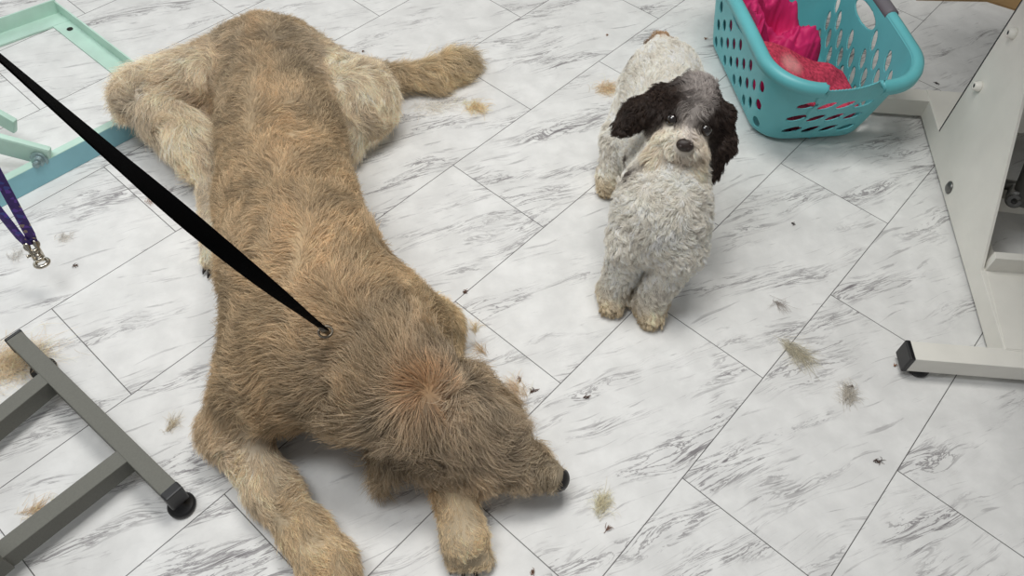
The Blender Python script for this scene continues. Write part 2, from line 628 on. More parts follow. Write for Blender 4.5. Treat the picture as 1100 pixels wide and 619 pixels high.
# head: skull, brow, muzzle
c_sk = at(478, 448, .135)
c_br = at(520, 470, .11); c_mz = at(560, 497, .075); c_nt = at(590, 511, .062)
sideL = np.cross(c_nt - c_oc, [0, 0, 1]); sideL /= np.linalg.norm(sideL)      # towards the viewer
big.add(c_oc, c_sk, .086, .080, .04, c_oc - c_sk + np.array([0, 0, -.02]), .056, HEADC, .45, 'head_hair')
big.add(c_sk, c_br, .078, .060, .04, (c_br - c_sk), .056, HEADC, .45, 'head_hair')
big.add(c_br, c_mz, .056, .044, .03, (c_nt - c_br), .042, HEADC, .4, 'head_hair')
big.add(c_mz, c_nt, .042, .028, .02, (c_mz - c_nt) + sideL * .01 + np.array([0, 0, -.015]), .018, (206, 190, 164), .35, 'head_hair')
# ears
big.add(at(437, 445, .19), at(418, 492, .10), .034, .026, .02, None, .058, (184, 166, 140), .2, 'ear_hair')
big.add(at(418, 492, .10), at(412, 512, .06), .026, .016, .02, None, .06, (172, 154, 128), .15, 'ear_hair')
big.add(at(505, 408, .14), at(543, 436, .07), .030, .024, .03, None, .045, (178, 158, 130), .2, 'ear_hair')
# cheek and jaw below the viewer's side of the head
big.add(at(470, 488, .085), at(515, 503, .07), .048, .042, .04, (.2, -.4, -.8), .05, HEADC, .3, 'head_hair')
# left front leg
big.add(ls, at(250, 455, .07), .082, .056, .05, None, .036, SAND, .35, 'leg_hair')
lf = [at(252, 466, .056), at(292, 527, .044), at(328, 572, .042), at(352, 608, .04), at(374, 642, .03)]
big.add(lf[0], lf[1], .050, .038, .03, None, .034, PALE, .3, 'leg_hair')
big.add(lf[1], lf[2], .038, .036, .03, None, .032, LEGC, .3, 'leg_hair')
big.add(lf[2], lf[3], .036, .040, .03, None, .03, LEGC, .3, 'leg_hair')
big.add(lf[3], lf[4], .044, .03, .03, None, .024, LEGC, .3, 'leg_hair')
# right front leg, from under the head
rf = [at(470, 350, .055), at(480, 470, .04), at(487, 530, .042), at(499, 578, .038), at(506, 602, .028)]
big.add(rs, rf[0], .078, .045, .05, None, .034, (218, 194, 150), .35, 'leg_hair')
big.add(rf[0], rf[1], .045, .038, .03, None, .03, LEGC, .3, 'leg_hair')
big.add(rf[1], rf[2], .036, .032, .02, None, .022, (200, 172, 130), .25, 'leg_hair')
big.add(rf[2], rf[3], .033, .043, .02, None, .024, LEGC, .25, 'leg_hair')
for dx in (-11, -4, 4, 11):                                               # toes
    big.add(rf[3] + np.array([dx * .0014, 0, 0]), at(504 + dx * 1.5, 606 - abs(dx) * .4, .017), .023, .0165, .005, None, .016, (230, 213, 184), .25, 'leg_hair')
# left hind leg: thigh out, shank folded back, foot along the belly
lh = [at(245, 80, .14), at(157, 103, .125), at(227, 174, .075), at(229, 276, .026)]
LONGP = [len(big.p), len(big.p) + 1]
big.add(lh[0], lh[1], .088, .066, .05, None, .05, PALE, .5, 'leg_hair')
big.add(lh[1], lh[2], .062, .055, .014, None, .055, PALE, .42, 'leg_hair')
big.add(at(232, 110, .09), at(212, 132, .05), .070, .04, .02, (-.3, -.8, -.4), .03, (168, 136, 98), .3, 'leg_hair')
big.add(lh[2], lh[3], .034, .026, .02, None, .02, PALE, .3, 'leg_hair')
# right hind leg
rh = [at(325, 85, .13), at(382, 108, .10), at(366, 150, .06)]
LONGP += [len(big.p), len(big.p) + 1]
big.add(rh[0], rh[1], .10, .094, .05, None, .048, PALE, .35, 'leg_hair')
big.add(rh[1], rh[2], .09, .055, .03, None, .045, PALE, .3, 'leg_hair')
# tail
tl = [at(312, 40, .08), at(372, 75, .04), at(425, 86, .034), at(462, 82, .034), at(486, 72, .034), at(500, 66, .03)]
for i in range(5):
    big.add(tl[i], tl[i + 1], (.045, .034, .030, .032, .032)[i], (.034, .030, .032, .032, .020)[i], .02, tl[i + 1] - tl[i] + np.array([0.0, -.03, 0]), .060 if i > 1 else .035, (190, 170, 140) if i < 2 else (226, 207, 174), .5, 'tail_hair')

mid_dir = back / np.linalg.norm(back)
mid_side = np.cross(mid_dir, [0, 0, 1]); mid_side /= np.linalg.norm(mid_side)


def spine_coords(P):
    """distance along and across the back"""
    pts = np.array([c_nk, c_sh, c_ch, c_mid, c_loin, c_rump])
    best = np.full(len(P), 9.0); lat = np.zeros(len(P)); s = np.zeros(len(P)); acc = 0
    for a, b in zip(pts[:-1], pts[1:]):
        ab = (b - a)[:2]; l = np.linalg.norm(ab)
        t = np.clip(((P[:, :2] - a[:2]) @ ab) / l ** 2, 0, 1)
        q = P[:, :2] - a[:2] - t[:, None] * ab
        d = np.linalg.norm(q, axis=1)
        sd = (ab[0] * q[:, 1] - ab[1] * q[:, 0]) / l
        m = d < best
        best[m] = d[m]; lat[m] = sd[m]; s[m] = acc + t[m] * l
        acc += l
    return s, lat, best


def big_flow(P, nr, flow, arg):
    s, lat, d = spine_coords(P)
    tr = np.isin(arg, [0, 1, 2, 3])
    lat = lat + .022 * WaveNoise(6, seed=91)(P)[:, 0]
    side = np.sign(lat)[:, None] * np.array([[-mid_dir[1], mid_dir[0], 0]]) * np.clip(np.abs(lat) / 0.05, 0, 1)[:, None]
    f = flow.copy()
    f[tr] = flow[tr] * 0.8 + side[tr] * 0.55 + np.array([0, 0, -.35]) * np.clip(np.abs(lat[tr]) / .1, 0, 1)[:, None]
    # head hair fans out from a whorl on top of the skull
    hd = np.isin(arg, [6, 7, 8, 9])
    wh = at(458, 420, .25)
    r = P - wh + .022 * WaveNoise(14, seed=78)(P)
    r[:, 2] = 0
    rn = np.linalg.norm(r, axis=1, keepdims=True) + 1e-3
    fan = r / rn + .7 * WaveNoise(7, seed=77)(P)
    wgt = np.clip(1.2 - rn / .22, 0, 1) * np.clip(rn / .04, .1, 1) * .6
    f[hd] = (f * (1 - wgt) + fan * wgt + np.array([0, 0, -.25]) * wgt)[hd]
    return f


w_big = WaveNoise(5.0, seed=11); w_big2 = WaveNoise(22.0, seed=12); w_strk = WaveNoise(60.0, seed=13)


def big_color(P, col, arg, near, rng):
    s, lat, d = spine_coords(P)
    col = col.copy()
    tr = (arg <= 5)
    top = np.exp(-(lat / .035) ** 2) * tr
    col = col * (1 - .5 * top[:, None]) + lin(SPINE) * .5 * top[:, None]
    wh = at(458, 418, .25)
    o = np.exp(-(np.linalg.norm((P - wh)[:, :2], axis=1) / .03) ** 2) * np.isin(arg, [4, 5, 6, 7])
    col = col * (1 - .6 * o[:, None]) + lin((204, 152, 100)) * .6 * o[:, None]
    # darker lips and grey muzzle tip
    l = np.maximum(np.exp(-(np.linalg.norm(P - at(585, 521, .04), axis=1) / .026) ** 2), np.exp(-(np.linalg.norm((P - at(577, 510, .06)), axis=1) / .026) ** 2))
    col = col * (1 - .85 * l[:, None]) + lin((52, 46, 42)) * .85 * l[:, None]
    n = w_big(P)[:, 0]; n2 = w_big2(P)[:, 1]
    col = col * (1 + .09 * n + .10 * n2)[:, None]
    if rng is not None:
        k = rng.normal(size=len(P))
        cl = rng.normal(size=len(P))[near]
        col = col * np.exp(.17 * k + .09 * cl)[:, None]
        dark = (rng.random(len(P)) < .10) & np.isin(arg, [0, 1, 2, 3, 4, 5, 6, 7, 8])
        col[dark] *= .55
        light = rng.random(len(P)) < .12
        col[light] = col[light] * .5 + lin((226, 206, 170)) * .5
    return col


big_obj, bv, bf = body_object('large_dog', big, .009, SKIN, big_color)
tag(big_obj, 'large shaggy sandy-tan dog sprawled on the floor with head down on its paw', 'dog')
NB = 340000
roots = sample_surface(bv, bf, NB, RNG)
nrm = big.normal(roots)
nose_at = at(597, 513, .055)
roots = roots[(nrm[:, 2] > -.55) & (roots[:, 2] > .006) & (np.linalg.norm(roots - nose_at, axis=1) > .021)]
_, _, _, _, arg0 = big.attrs(roots)
longr = np.isin(np.array([p[9] for p in big.p])[arg0], ['head_hair', 'ear_hair', 'tail_hair']) | np.isin(arg0, LONGP)
PA, CA_, AA = grow(big, roots[~longr], 9, big_color, RNG, clump_n=26000, clump=.34, wave=.45, wfreq=10, curl=.0026, curl_turns=.9, gravity=.20, frizz=.16, flowf=big_flow, seed=3)
PB, CB_, AB = grow(big, roots[longr], 9, big_color, RNG, clump_n=8000, clump=.58, wave=.42, wfreq=9, curl=.0040, curl_turns=1.0, gravity=.24, frizz=.18, lenvar=.5, flowf=big_flow, seed=4)
P = np.concatenate([PA, PB]); Cc = np.concatenate([CA_, CB_]); arg = np.concatenate([AA, AB])
regs = np.array([p[9] for p in big.p])[arg]
RAD = np.array([.00030, .00033, .00034, .00033, .00031, .00028, .00024, .00018, .00009])
for reg in ('coat', 'head_hair', 'ear_hair', 'leg_hair', 'tail_hair'):
    m = regs == reg
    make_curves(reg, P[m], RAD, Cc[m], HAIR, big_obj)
# nose leather
hd_f = (c_nt - c_mz); hd_f /= np.linalg.norm(hd_f)
bm = bmesh.new()
nz = at(597, 514, .055) + hd_f * .008
hs = np.cross(hd_f, [0, 0, 1]); hs /= np.linalg.norm(hs); hu = np.cross(hs, hd_f)
bm_ellipsoid(bm, nz, (hd_f, hs, hu), (.018, .023, .020))
for sgn in (-1, 1):
    bm_ellipsoid(bm, nz + hd_f * .006 + hs * sgn * .009, (hd_f, hs, hu), (.010, .009, .011), 16)
bm_done('nose', bm, NOSE, big_obj, True)
bm = bmesh.new()
lip = [at(568, 520, .045), at(578, 523, .038), at(588, 524, .036), at(597, 521, .040)]
bm_tube(bm, lip, [.003, .006, .006, .004], 10)
bm_done('lip', bm, NOSE, big_obj, True)


def claw(parent, p, d, r=.0045, l=.016):
    p = Vector(p); d = Vector(d).normalized()
    pts = [p + d * l * t + Vector((0, 0, -.006 * t * t)) for t in (0, .35, .7, 1)]
    b = bmesh.new()
    bm_tube(b, pts, [r, r * .9, r * .6, r * .2], 10)
    return bm_done('claw', b, CLAW, parent, True)


for dx, dy in ((-11, 0), (-4, 3), (4, 3), (12, -4)):
    p0 = at(504 + dx * 1.55, 612 + dy - abs(dx) * .4, .012)
    claw(big_obj, p0, p0 - rf[3])
for px_, py_ in ((221, 286), (226, 290), (231, 290)):
    claw(big_obj, at(px_, py_, .014), (-.1, -1, 0), .005, .02)

# ------------------------------------------------------------------ the small white and brown dog
sm = Body(); sm.blend = .004
WHITE = (251, 246, 236); CREAM = (240, 229, 208); BROWN = (58, 46, 40); GREY = (150, 143, 138); TANC = (198, 172, 138)
ch = np.array([.300, 1.125, .205]); tr1 = np.array([.318, 1.35, .205]); rp = np.array([.335, 1.60, .195])
sm.add(rp, tr1, .088, .080, .05, rp - tr1, .024, WHITE, .5)
sm.add(tr1, ch, .080, .082, .05, tr1 - ch, .024, WHITE, .5)
fl_t = np.array([.243, 1.075, .17]); fl_p = at(659, 322, .022)
fr_t = np.array([.342, 1.060, .17]); fr_p = at(698, 333, .022)
DOWN = (0, 0, -1)
sm.add(ch, fl_t, .080, .046, .05, DOWN, .026, WHITE, .45)
sm.add(ch, fr_t, .080, .048, .05, DOWN, .026, WHITE, .45)
sm.add(fl_t, fl_p + np.array([0, .02, .02]), .040, .030, .02, None, .024, WHITE, .5, 'leg_hair')
sm.add(fr_t, fr_p + np.array([0, .02, .02]), .043, .034, .02, None, .024, WHITE, .5, 'leg_hair')
sm.add(fl_p + np.array([0, .02, 0]), fl_p + np.array([-.003, -.010, -.004]), .031, .024, .02, None, .020, CREAM, .5, 'leg_hair')
sm.add(fr_p + np.array([0, .02, 0]), fr_p + np.array([.003, -.012, -.004]), .035, .027, .02, None, .020, CREAM, .5, 'leg_hair')
# hind legs
hl_p = at(653, 199, .022)
sm.add(rp + np.array([-.045, -.03, -.03]), hl_p + np.array([.02, .08, .08]), .062, .040, .04, DOWN, .024, WHITE, .5, 'leg_hair')
sm.add(hl_p + np.array([.02, .08, .08]), hl_p + np.array([.005, .03, .015]), .038, .028, .03, DOWN, .022, WHITE, .5, 'leg_hair')
sm.add(hl_p + np.array([.005, .03, 0]), hl_p + np.array([-.002, -.006, -.003]), .026, .022, .02, None, .018, CREAM, .5, 'leg_hair')
hr_p = np.array([.385, 1.46, .022])
sm.add(rp + np.array([.04, -.03, -.03]), hr_p + np.array([-.005, .06, .08]), .062, .040, .04, DOWN, .024, WHITE, .5, 'leg_hair')
sm.add(hr_p + np.array([-.005, .06, .08]), hr_p + np.array([0, .03, .0]), .038, .028, .03, DOWN, .022, WHITE, .5, 'leg_hair')
sm.add(hr_p + np.array([0, .03, 0]), hr_p, .026, .022, .02, None, .018, CREAM, .5, 'leg_hair')
# tail
sm.add(rp + np.array([-.008, .06, .040]), rp + np.array([-.012, .095, .030]), .024, .020, .03, None, .024, (190, 158, 126), .5, 'tail_hair')
sm.add(rp + np.array([-.012, .095, .030]), rp + np.array([-.03, .125, -.04]), .020, .014, .02, None, .035, (206, 178, 144), .5, 'tail_hair')
# head
hc = at(738, 128, .36)
tocam = CAM - hc; tocam /= np.linalg.norm(tocam)
Fh = np.array([tocam[0] + .09, tocam[1], tocam[2] - .34]); Fh /= np.linalg.norm(Fh)
Rh = np.cross(Fh, [0, 0, 1]); Rh /= np.linalg.norm(Rh)            # the viewer's right is -Rh
Rh = -Rh
Uh = np.cross(Fh, Rh)
if Uh[2] < 0: Uh = -Uh
tl_ = math.radians(-7)
Rt, Ut = math.cos(tl_) * Rh + math.sin(tl_) * Uh, -math.sin(tl_) * Rh + math.cos(tl_) * Uh
Rh, Uh = Rt, Ut


def hp(r, u, f):
    return hc + Rh * r + Uh * u + Fh * f


sm.add(ch + np.array([0, -.005, .03]), hc - Uh * .03 - Fh * .01, .072, .058, .05, DOWN, .026, WHITE, .5)
i_sk = len(sm.p)
sm.add(hp(-.012, 0, 0), hp(.012, 0, 0), .062, .062, .03, -Uh * .6, .024, BROWN, .45, 'head_hair')
sm.add(hp(0, .025, .01), hp(0, .045, -.02), .040, .040, .03, (Uh * .3 - Fh), .026, BROWN, .5, 'head_hair')
i_mz = len(sm.p)
sm.add(hp(0, -.022, .045), hp(0, -.026, .085), .042, .028, .015, -Uh - Rh * 0, .030, (250, 240, 226), .4, 'muzzle_hair')
sm.add(hp(-.024, -.036, .062), hp(-.036, -.064, .070), .029, .024, .012, -Uh * 1 - Rh * .55 + Fh * .3, .034, (248, 236, 218), .35, 'muzzle_hair')
sm.add(hp(.024, -.036, .062), hp(.036, -.064, .070), .029, .024, .012, -Uh * 1 + Rh * .55 + Fh * .3, .034, (248, 236, 218), .35, 'muzzle_hair')
sm.add(hp(0, -.054, .066), hp(0, -.076, .070), .024, .019, .012, -Uh, .024, (176, 134, 96), .3, 'muzzle_hair')
# ears
i_ear = len(sm.p)
sm.add(hp(-.060, .022, -.012), hp(-.098, -.020, .0), .026, .026, .02, None, .022, BROWN, .5, 'ear_hair')
sm.add(hp(-.098, -.020, .0), hp(-.118, -.048, .01), .026, .018, .02, None, .022, BROWN, .5, 'ear_hair')
sm.add(hp(.062, .022, -.012), hp(.082, -.030, .0), .026, .026, .02, None, .022, BROWN, .5, 'ear_hair')
sm.add(hp(.082, -.030, .0), hp(.080, -.085, .01), .026, .022, .02, None, .024, BROWN, .5, 'ear_hair')



def on_body(body, px_, py_):
    """the point of the body's surface seen at a pixel of the photograph"""
    d = FW + (px_ - W / 2) / FPX * R2 - (py_ - H / 2) / FPX * U2
    d /= np.linalg.norm(d); t = .8
    for _ in range(80):
        t += .8 * float(body.sdf((CAM + d * t)[None], -9)[0])
    return CAM + d * t


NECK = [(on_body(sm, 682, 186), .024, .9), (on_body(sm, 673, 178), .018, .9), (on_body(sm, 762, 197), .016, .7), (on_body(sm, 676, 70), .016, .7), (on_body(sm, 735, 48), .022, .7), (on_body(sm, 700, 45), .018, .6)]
w_s = WaveNoise(9.0, seed=31); w_s2 = WaveNoise(30.0, seed=32)


def small_color(P, col, arg, near, rng):
    col = col.copy()
    q = P - hc
    r, u, f = q @ Rh, q @ Uh, q @ Fh
    head = (arg >= i_sk) & (arg < i_ear)
    # white-grey blaze between the eyes and over the crown
    bl = np.exp(-(r / (.009 + .016 * np.clip((u - .01) / .05, 0, 1))) ** 2) * (u > -.02) * head
    col = col * (1 - .8 * bl[:, None]) + lin((196, 188, 182)) * .8 * bl[:, None]
    crown = np.clip((u - .042) / .025, 0, 1) * np.exp(-(r / .030) ** 4) * head
    col = col * (1 - .6 * crown[:, None]) + lin((176, 168, 164)) * .7 * crown[:, None]
    mo = np.exp(-(np.linalg.norm(P - hp(0, -.066, .088), axis=1) / .017) ** 2) * (arg >= i_mz) * .75
    col = col * (1 - mo[:, None]) + lin((150, 106, 72)) * mo[:, None]
    # brown patch low on the neck, side and rump edge
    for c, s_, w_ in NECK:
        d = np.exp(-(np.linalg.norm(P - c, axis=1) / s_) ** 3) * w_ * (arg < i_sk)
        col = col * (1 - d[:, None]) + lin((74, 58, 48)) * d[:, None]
    # yellow-stained feet and lower legs
    st = np.clip((.085 - P[:, 2]) / .085, 0, 1) * .55
    col = col * (1 - st[:, None]) + lin((205, 186, 150)) * st[:, None]
    n = w_s(P)[:, 0]; n2 = w_s2(P)[:, 0]
    col = col * (1 + .04 * n + .03 * n2)[:, None]
    if rng is not None:
        col = col * np.exp(.10 * rng.normal(size=len(P)) + .07 * rng.normal(size=len(P))[near])[:, None]
        t = (rng.random(len(P)) < .25) & (arg >= i_ear)
        col[t] = col[t] * .6 + lin((110, 92, 80)) * .4
    return col


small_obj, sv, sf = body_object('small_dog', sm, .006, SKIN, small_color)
tag(small_obj, 'small curly white dog with dark brown ears standing and looking up', 'dog')
roots = sample_surface(sv, sf, 110000, RNG)
q = roots - hc
r_, u_, f_ = q @ Rh, q @ Uh, q @ Fh
eye_l, eye_r = hp(-.034, .008, .050), hp(.034, .008, .050)
nose_c = hp(0, -.016, .108)
keep = (np.linalg.norm(roots - eye_l, axis=1) > .0165) & (np.linalg.norm(roots - eye_r, axis=1) > .0165) & (np.linalg.norm(roots - nose_c, axis=1) > .018) & (roots[:, 2] > .004)
roots = roots[keep]
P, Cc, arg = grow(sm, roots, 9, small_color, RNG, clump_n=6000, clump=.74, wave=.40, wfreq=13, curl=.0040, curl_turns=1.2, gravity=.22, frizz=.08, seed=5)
regs = np.array([p[9] for p in sm.p])[arg]
RAD2 = np.array([.00042, .00046, .00046, .00044, .00042, .00038, .00034, .00026, .00014])
for reg in ('coat', 'head_hair', 'muzzle_hair', 'ear_hair', 'leg_hair', 'tail_hair'):
    m = regs == reg
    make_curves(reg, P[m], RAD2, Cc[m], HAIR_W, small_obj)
EYE = material('dark_brown_eye', (22, 13, 9), 0.06, coat=1.0)
for e in (eye_l, eye_r):
    bm = bmesh.new()
    bm_ellipsoid(bm, e + Fh * .006, (Rh, Uh, Fh), (.0135, .0135, .0130), 24)
    bm_done('eye', bm, EYE, small_obj, True)
bm = bmesh.new()
NOSE2 = material('brown_dog_nose', (44, 32, 27), 0.4, bump=0.4, bscale=700)
bm_ellipsoid(bm, nose_c, (Rh, Uh, Fh), (.0175, .0130, .0115), 24)
for sgn in (-1, 1):
    bm_ellipsoid(bm, nose_c + Rh * sgn * .0075 - Uh * .003 + Fh * .004, (Rh, Uh, Fh), (.0065, .007, .008), 16)
bm_done('nose', bm, NOSE2, small_obj, True)

# ------------------------------------------------------------------ teal laundry basket
TEAL = material('teal_plastic', (94, 176, 182), 0.42, spec=0.5, var=0.03, vscale=10)
GRIP = material('grey_rubber_grip', (104, 100, 106), 0.6)
BA = math.radians(11.0)
BU = np.array([math.cos(BA), math.sin(BA), 0]); BV = np.array([-math.sin(BA), math.cos(BA), 0])
BO = np.array([.772, 1.640, 0.0])


def bl_(u, v, z):
    return BO + BU * u + BV * v + np.array([0, 0, z])


BW0, BW1 = .152, .187          # half width at the bottom and at the rim
V00, V01 = .0, -.075           # near end at bottom and rim
V10, V11 = .47, .545           # far end
BH = .250


def rrect(hw, v0, v1, rad, n):
    """points around a rounded rectangle, starting mid near end and going to the right"""
    segs = []
    hw_, L1 = hw - rad, v1 - v0 - 2 * rad
    per = [('l', hw_), ('a', rad * math.pi / 2), ('l', L1), ('a', rad * math.pi / 2), ('l', 2 * hw_), ('a', rad * math.pi / 2), ('l', L1), ('a', rad * math.pi / 2), ('l', hw_)]
    tot = sum(p[1] for p in per)
    pts = []
    cs = [(hw_, v0 + rad), (hw_, v1 - rad), (-hw_, v1 - rad), (-hw_, v0 + rad)]
    for i in range(n):
        s = i / n * tot
        k = 0
        while s > per[k][1] + 1e-12:
            s -= per[k][1]; k += 1
        if k == 0: pts.append((s, v0))
        elif k == 2: pts.append((hw, v0 + rad + s))
        elif k == 4: pts.append((hw_ - s, v1))
        elif k == 6: pts.append((-hw, v1 - rad - s))
        elif k == 8: pts.append((-hw_ + s, v0))
        else:
            c = cs[(k - 1) // 2]; a0 = (-math.pi / 2, 0, math.pi / 2, math.pi)[(k - 1) // 2]
            a = a0 + s / rad
            pts.append((c[0] + rad * math.cos(a), c[1] + rad * math.sin(a)))
    return np.array(pts)


NS, NT = 760, 64
bot = rrect(BW0, V00, V10, .075, NS)
top = rrect(BW1, V01, V11, .115, NS)


def rim_z(p):
    """rim height: ends dip a little"""
    v = (p[1] - V01) / (V11 - V01)
    return BH + .012 * math.sin(math.pi * np.clip(v, 0, 1)) * 1.0


topz = np.array([rim_z(p) for p in top])
gap = (top[:, 1] < V01 + .03) & (top[:, 0] > -.080) & (top[:, 0] < .060)       # the broken stretch of rim
for i in range(NS):
    if gap[i]:
        x = (top[i, 0] + .08) / .14
        topz[i] -= .022 * (1 - x ** 4) + .0012 * math.sin(i * 1.7)
verts = []
for j in range(NT + 1):
    t = j / NT
    e = t ** 0.8
    pl = bot + (top - bot) * e
    if t < .08:                                              # rounded foot
        q_ = 1 - t / .08
        cen = np.array([0, (V00 + V10) / 2])
        pl = pl - np.sign(pl - cen) * .010 * q_ ** 2
    for i in range(NS):
        verts.append(bl_(pl[i, 0], pl[i, 1], .004 + (topz[i] - .004) * t))
verts = np.array(verts)
# arc length along the near, left and right walls for the hole pattern
holes = []                                                   # (wall test, centre (s, h), radii, slant)
for rw in range(3):
    for k in range(4):
        holes.append(('near', (-.086, -.090, -.080)[rw] + k * .050, .166 - rw * .052, .0245, .0112, .50))
for side in ('left', 'right'):
    for c in range(9):
        for rw in range(4):
            hc_ = .045 + rw * .058 + (.029 if c % 2 else 0)
            if hc_ > .21 or (side == 'left' and hc_ > .18): continue
            if side == 'right' and 3 < c < 8 and hc_ > .15: continue
            if side == 'right': holes.append((side, .035 + c * .044, hc_, .0108, .0265, -.50))
            else: holes.append((side, .035 + c * .044, hc_, .0125, .0165, 0.0))
holes.append(('right', .255, .212, .062, .023, 0.0))         # hand hole under the grip
holes.append(('left', .255, .212, .062, .023, 0.0))
mid = (np.repeat([0], 1))
P2 = np.empty((len(verts), 3))                                # (s, h, wall)
bu = (verts - BO) @ BU; bvv = (verts - BO) @ BV; bz = verts[:, 2]
idx = np.arange(len(verts)) % NS
near_w = (bot[idx, 1] < V00 + .02) & (np.abs(bot[idx, 0]) < BW0 - .01)
left_w = (bot[idx, 0] < -BW0 + .02)
right_w = (bot[idx, 0] > BW0 - .02)
dele = np.zeros(len(verts), bool)
inside_of = -np.ones(len(verts), int)


def hole_q(hn, vi):
    wall, c0, c1, ra, rb, sl = hn
    s = bu[vi] if wall == 'near' else bvv[vi]
    ds, dh = s - c0, bz[vi] - c1
    a = ds * math.cos(sl) + dh * math.sin(sl); b = -ds * math.sin(sl) + dh * math.cos(sl)
    return a / ra, b / rb


for hi_, hn in enumerate(holes):
    ok = {'near': near_w, 'left': left_w, 'right': right_w}[hn[0]]
    vi = np.where(ok)[0]
    a, b = hole_q(hn, vi)
    m = a * a + b * b < 1
    inside_of[vi[m]] = hi_
faces = []
for j in range(NT):
    for i in range(NS):
        i2 = (i + 1) % NS
        f = (j * NS + i, j * NS + i2, (j + 1) * NS + i2, (j + 1) * NS + i)
        ins = sum(inside_of[v] >= 0 for v in f)
        if ins < 3:
            faces.append(f)
used = np.zeros(len(verts), bool)
for f in faces: used[list(f)] = True
for v in np.where((inside_of >= 0) & used)[0]:               # pull the hole's edge onto its outline
    hn = holes[inside_of[v]]
    a, b = hole_q(hn, np.array([v]))
    r = math.hypot(a[0], b[0]) + 1e-6
    a, b = a[0] / r * hn[3], b[0] / r * hn[4]
    ds = a * math.cos(hn[5]) - b * math.sin(hn[5]); dh = a * math.sin(hn[5]) + b * math.cos(hn[5])
    ns, nh = hn[1] + ds, hn[2] + dh
    if hn[0] == 'near': verts[v] += BU * (ns - bu[v])
    else: verts[v] += BV * (ns - bvv[v])
    verts[v][2] = nh
remap = -np.ones(len(verts), int); remap[used] = np.arange(used.sum())
bas = empty('laundry_basket', bl_(0, .2, 0))
tag(bas, 'teal plastic laundry basket with a broken rim holding pink cloths', 'laundry basket')
wv = verts[used].tolist(); wf = [[remap[v] for v in f] for f in faces]
nb = len(wv)
bot_idx = [remap[i] for i in range(NS)]
wf.append(bot_idx[::-1])
wall = pmesh('basket_shell', wv, wf, TEAL, bas, True)
wall.data.polygons[-1].use_smooth = False
so = wall.modifiers.new('thickness', 'SOLIDIFY'); so.thickness = .0035; so.offset = -1
# the rolled rim, open where it is broken off
bm = bmesh.new()
sec = [(-.004, -.004), (-.002, .004), (.006, .009), (.016, .009), (.024, .004), (.027, -.006), (.026, -.020), (.023, -.020), (.022, -.008), (.014, -.001), (.004, -.003)]
cenv = (V01 + V11) / 2
order = [i for i in range(NS)]
start = max(i for i in range(NS // 4) if gap[i]) + 1
stop = min(i for i in range(NS // 2, NS) if gap[i])
seq = list(range(start, stop))
rings = []
for n_, i in enumerate(seq):
    a, b = top[i - 1], top[(i + 1) % NS]
    tg = (b - a) / (np.linalg.norm(b - a) + 1e-9)
    nx_ = np.array([tg[1], -tg[0]])
    jag = 0
    zz = rim_z(top[i])
    rings.append([bm.verts.new(Vector(bl_(top[i, 0] + nx_[0] * s_[0], top[i, 1] + nx_[1] * s_[0], zz + s_[1]))) for s_ in sec])
for end in (0, -1):                                           # ragged broken ends
    for k, v in enumerate(rings[end]):
        v.co += Vector(BU) * (.006 * math.sin(k * 2.3)) * (1 if end else -1)
for a, b in zip(rings[:-1], rings[1:]):
    for k in range(len(sec)):
        k2 = (k + 1) % len(sec)
        bm.faces.new([a[k], a[k2], b[k2], b[k]])
bm.faces.new(rings[0]); bm.faces.new(rings[-1][::-1])
bm_done('rim', bm, TEAL, bas, True)
# grey grip wrapped on the rim of the long right side
bm = bmesh.new()
gi = [i for i in range(NS) if abs(top[i, 0] - BW1) < 1e-4 and .175 < top[i, 1] < .345]
gp = [bl_(BW1 + .012, top[i, 1], rim_z(top[i]) - .003) for i in gi[::4]]
bm_tube(bm, gp, [.0175] * len(gp), 16)
bm_done('hand_grip', bm, GRIP, bas, True)['label'] = 'grey soft grip on the rim'

# cloths in the basket
def cloth(name, mat, fn, nu=120, nv=120, thick=.003):
    vs = [fn(i / (nu - 1), j / (nv - 1)) for j in range(nv) for i in range(nu)]
    fs = [(j * nu + i, j * nu + i + 1, (j + 1) * nu + i + 1, (j + 1) * nu + i) for j in range(nv - 1) for i in range(nu - 1)]
    o = pmesh(name, vs, fs, mat, None, True)
    m = o.modifiers.new('thickness', 'SOLIDIFY'); m.thickness = thick; m.offset = 0
    return o


def ridged(x, y, sc, seed):
    n = mnoise.noise(Vector((x * sc + seed, y * sc - seed, seed * .37)))
    return 1 - abs(n) * 2.2


SATIN = material('magenta_satin', (198, 40, 102), 0.55, spec=0.25, var=0.08, vscale=14)
TOWEL = material('rose_red_terry', (190, 66, 88), 0.95, spec=0.1, bump=1.0, bscale=300, var=0.2, vscale=110)
# a pale worn patch on the towel
nt = TOWEL.node_tree
b_ = nt.nodes['Principled BSDF']
src = b_.inputs['Base Color'].links[0].from_socket
tc_ = nt.nodes.new('ShaderNodeTexCoord')
vm = nt.nodes.new('ShaderNodeVectorMath'); vm.operation = 'DISTANCE'
nt.links.new(tc_.outputs['Object'], vm.inputs[0])
mr = nt.nodes.new('ShaderNodeMapRange'); mr.interpolation_type = 'SMOOTHSTEP'
mr.inputs['From Min'].default_value = .012; mr.inputs['From Max'].default_value = .046; mr.inputs['To Min'].default_value = .6; mr.inputs['To Max'].default_value = 0
nt.links.new(vm.outputs['Value'], mr.inputs['Value'])
mx = nt.nodes.new('ShaderNodeMix'); mx.data_type = 'RGBA'
nt.links.new(mr.outputs['Result'], mx.inputs[0]); nt.links.new(src, mx.inputs[6]); mx.inputs[7].default_value = srgb(228, 168, 164)
nt.links.new(mx.outputs[2], b_.inputs['Base Color'])
TOWEL_PATCH = vm


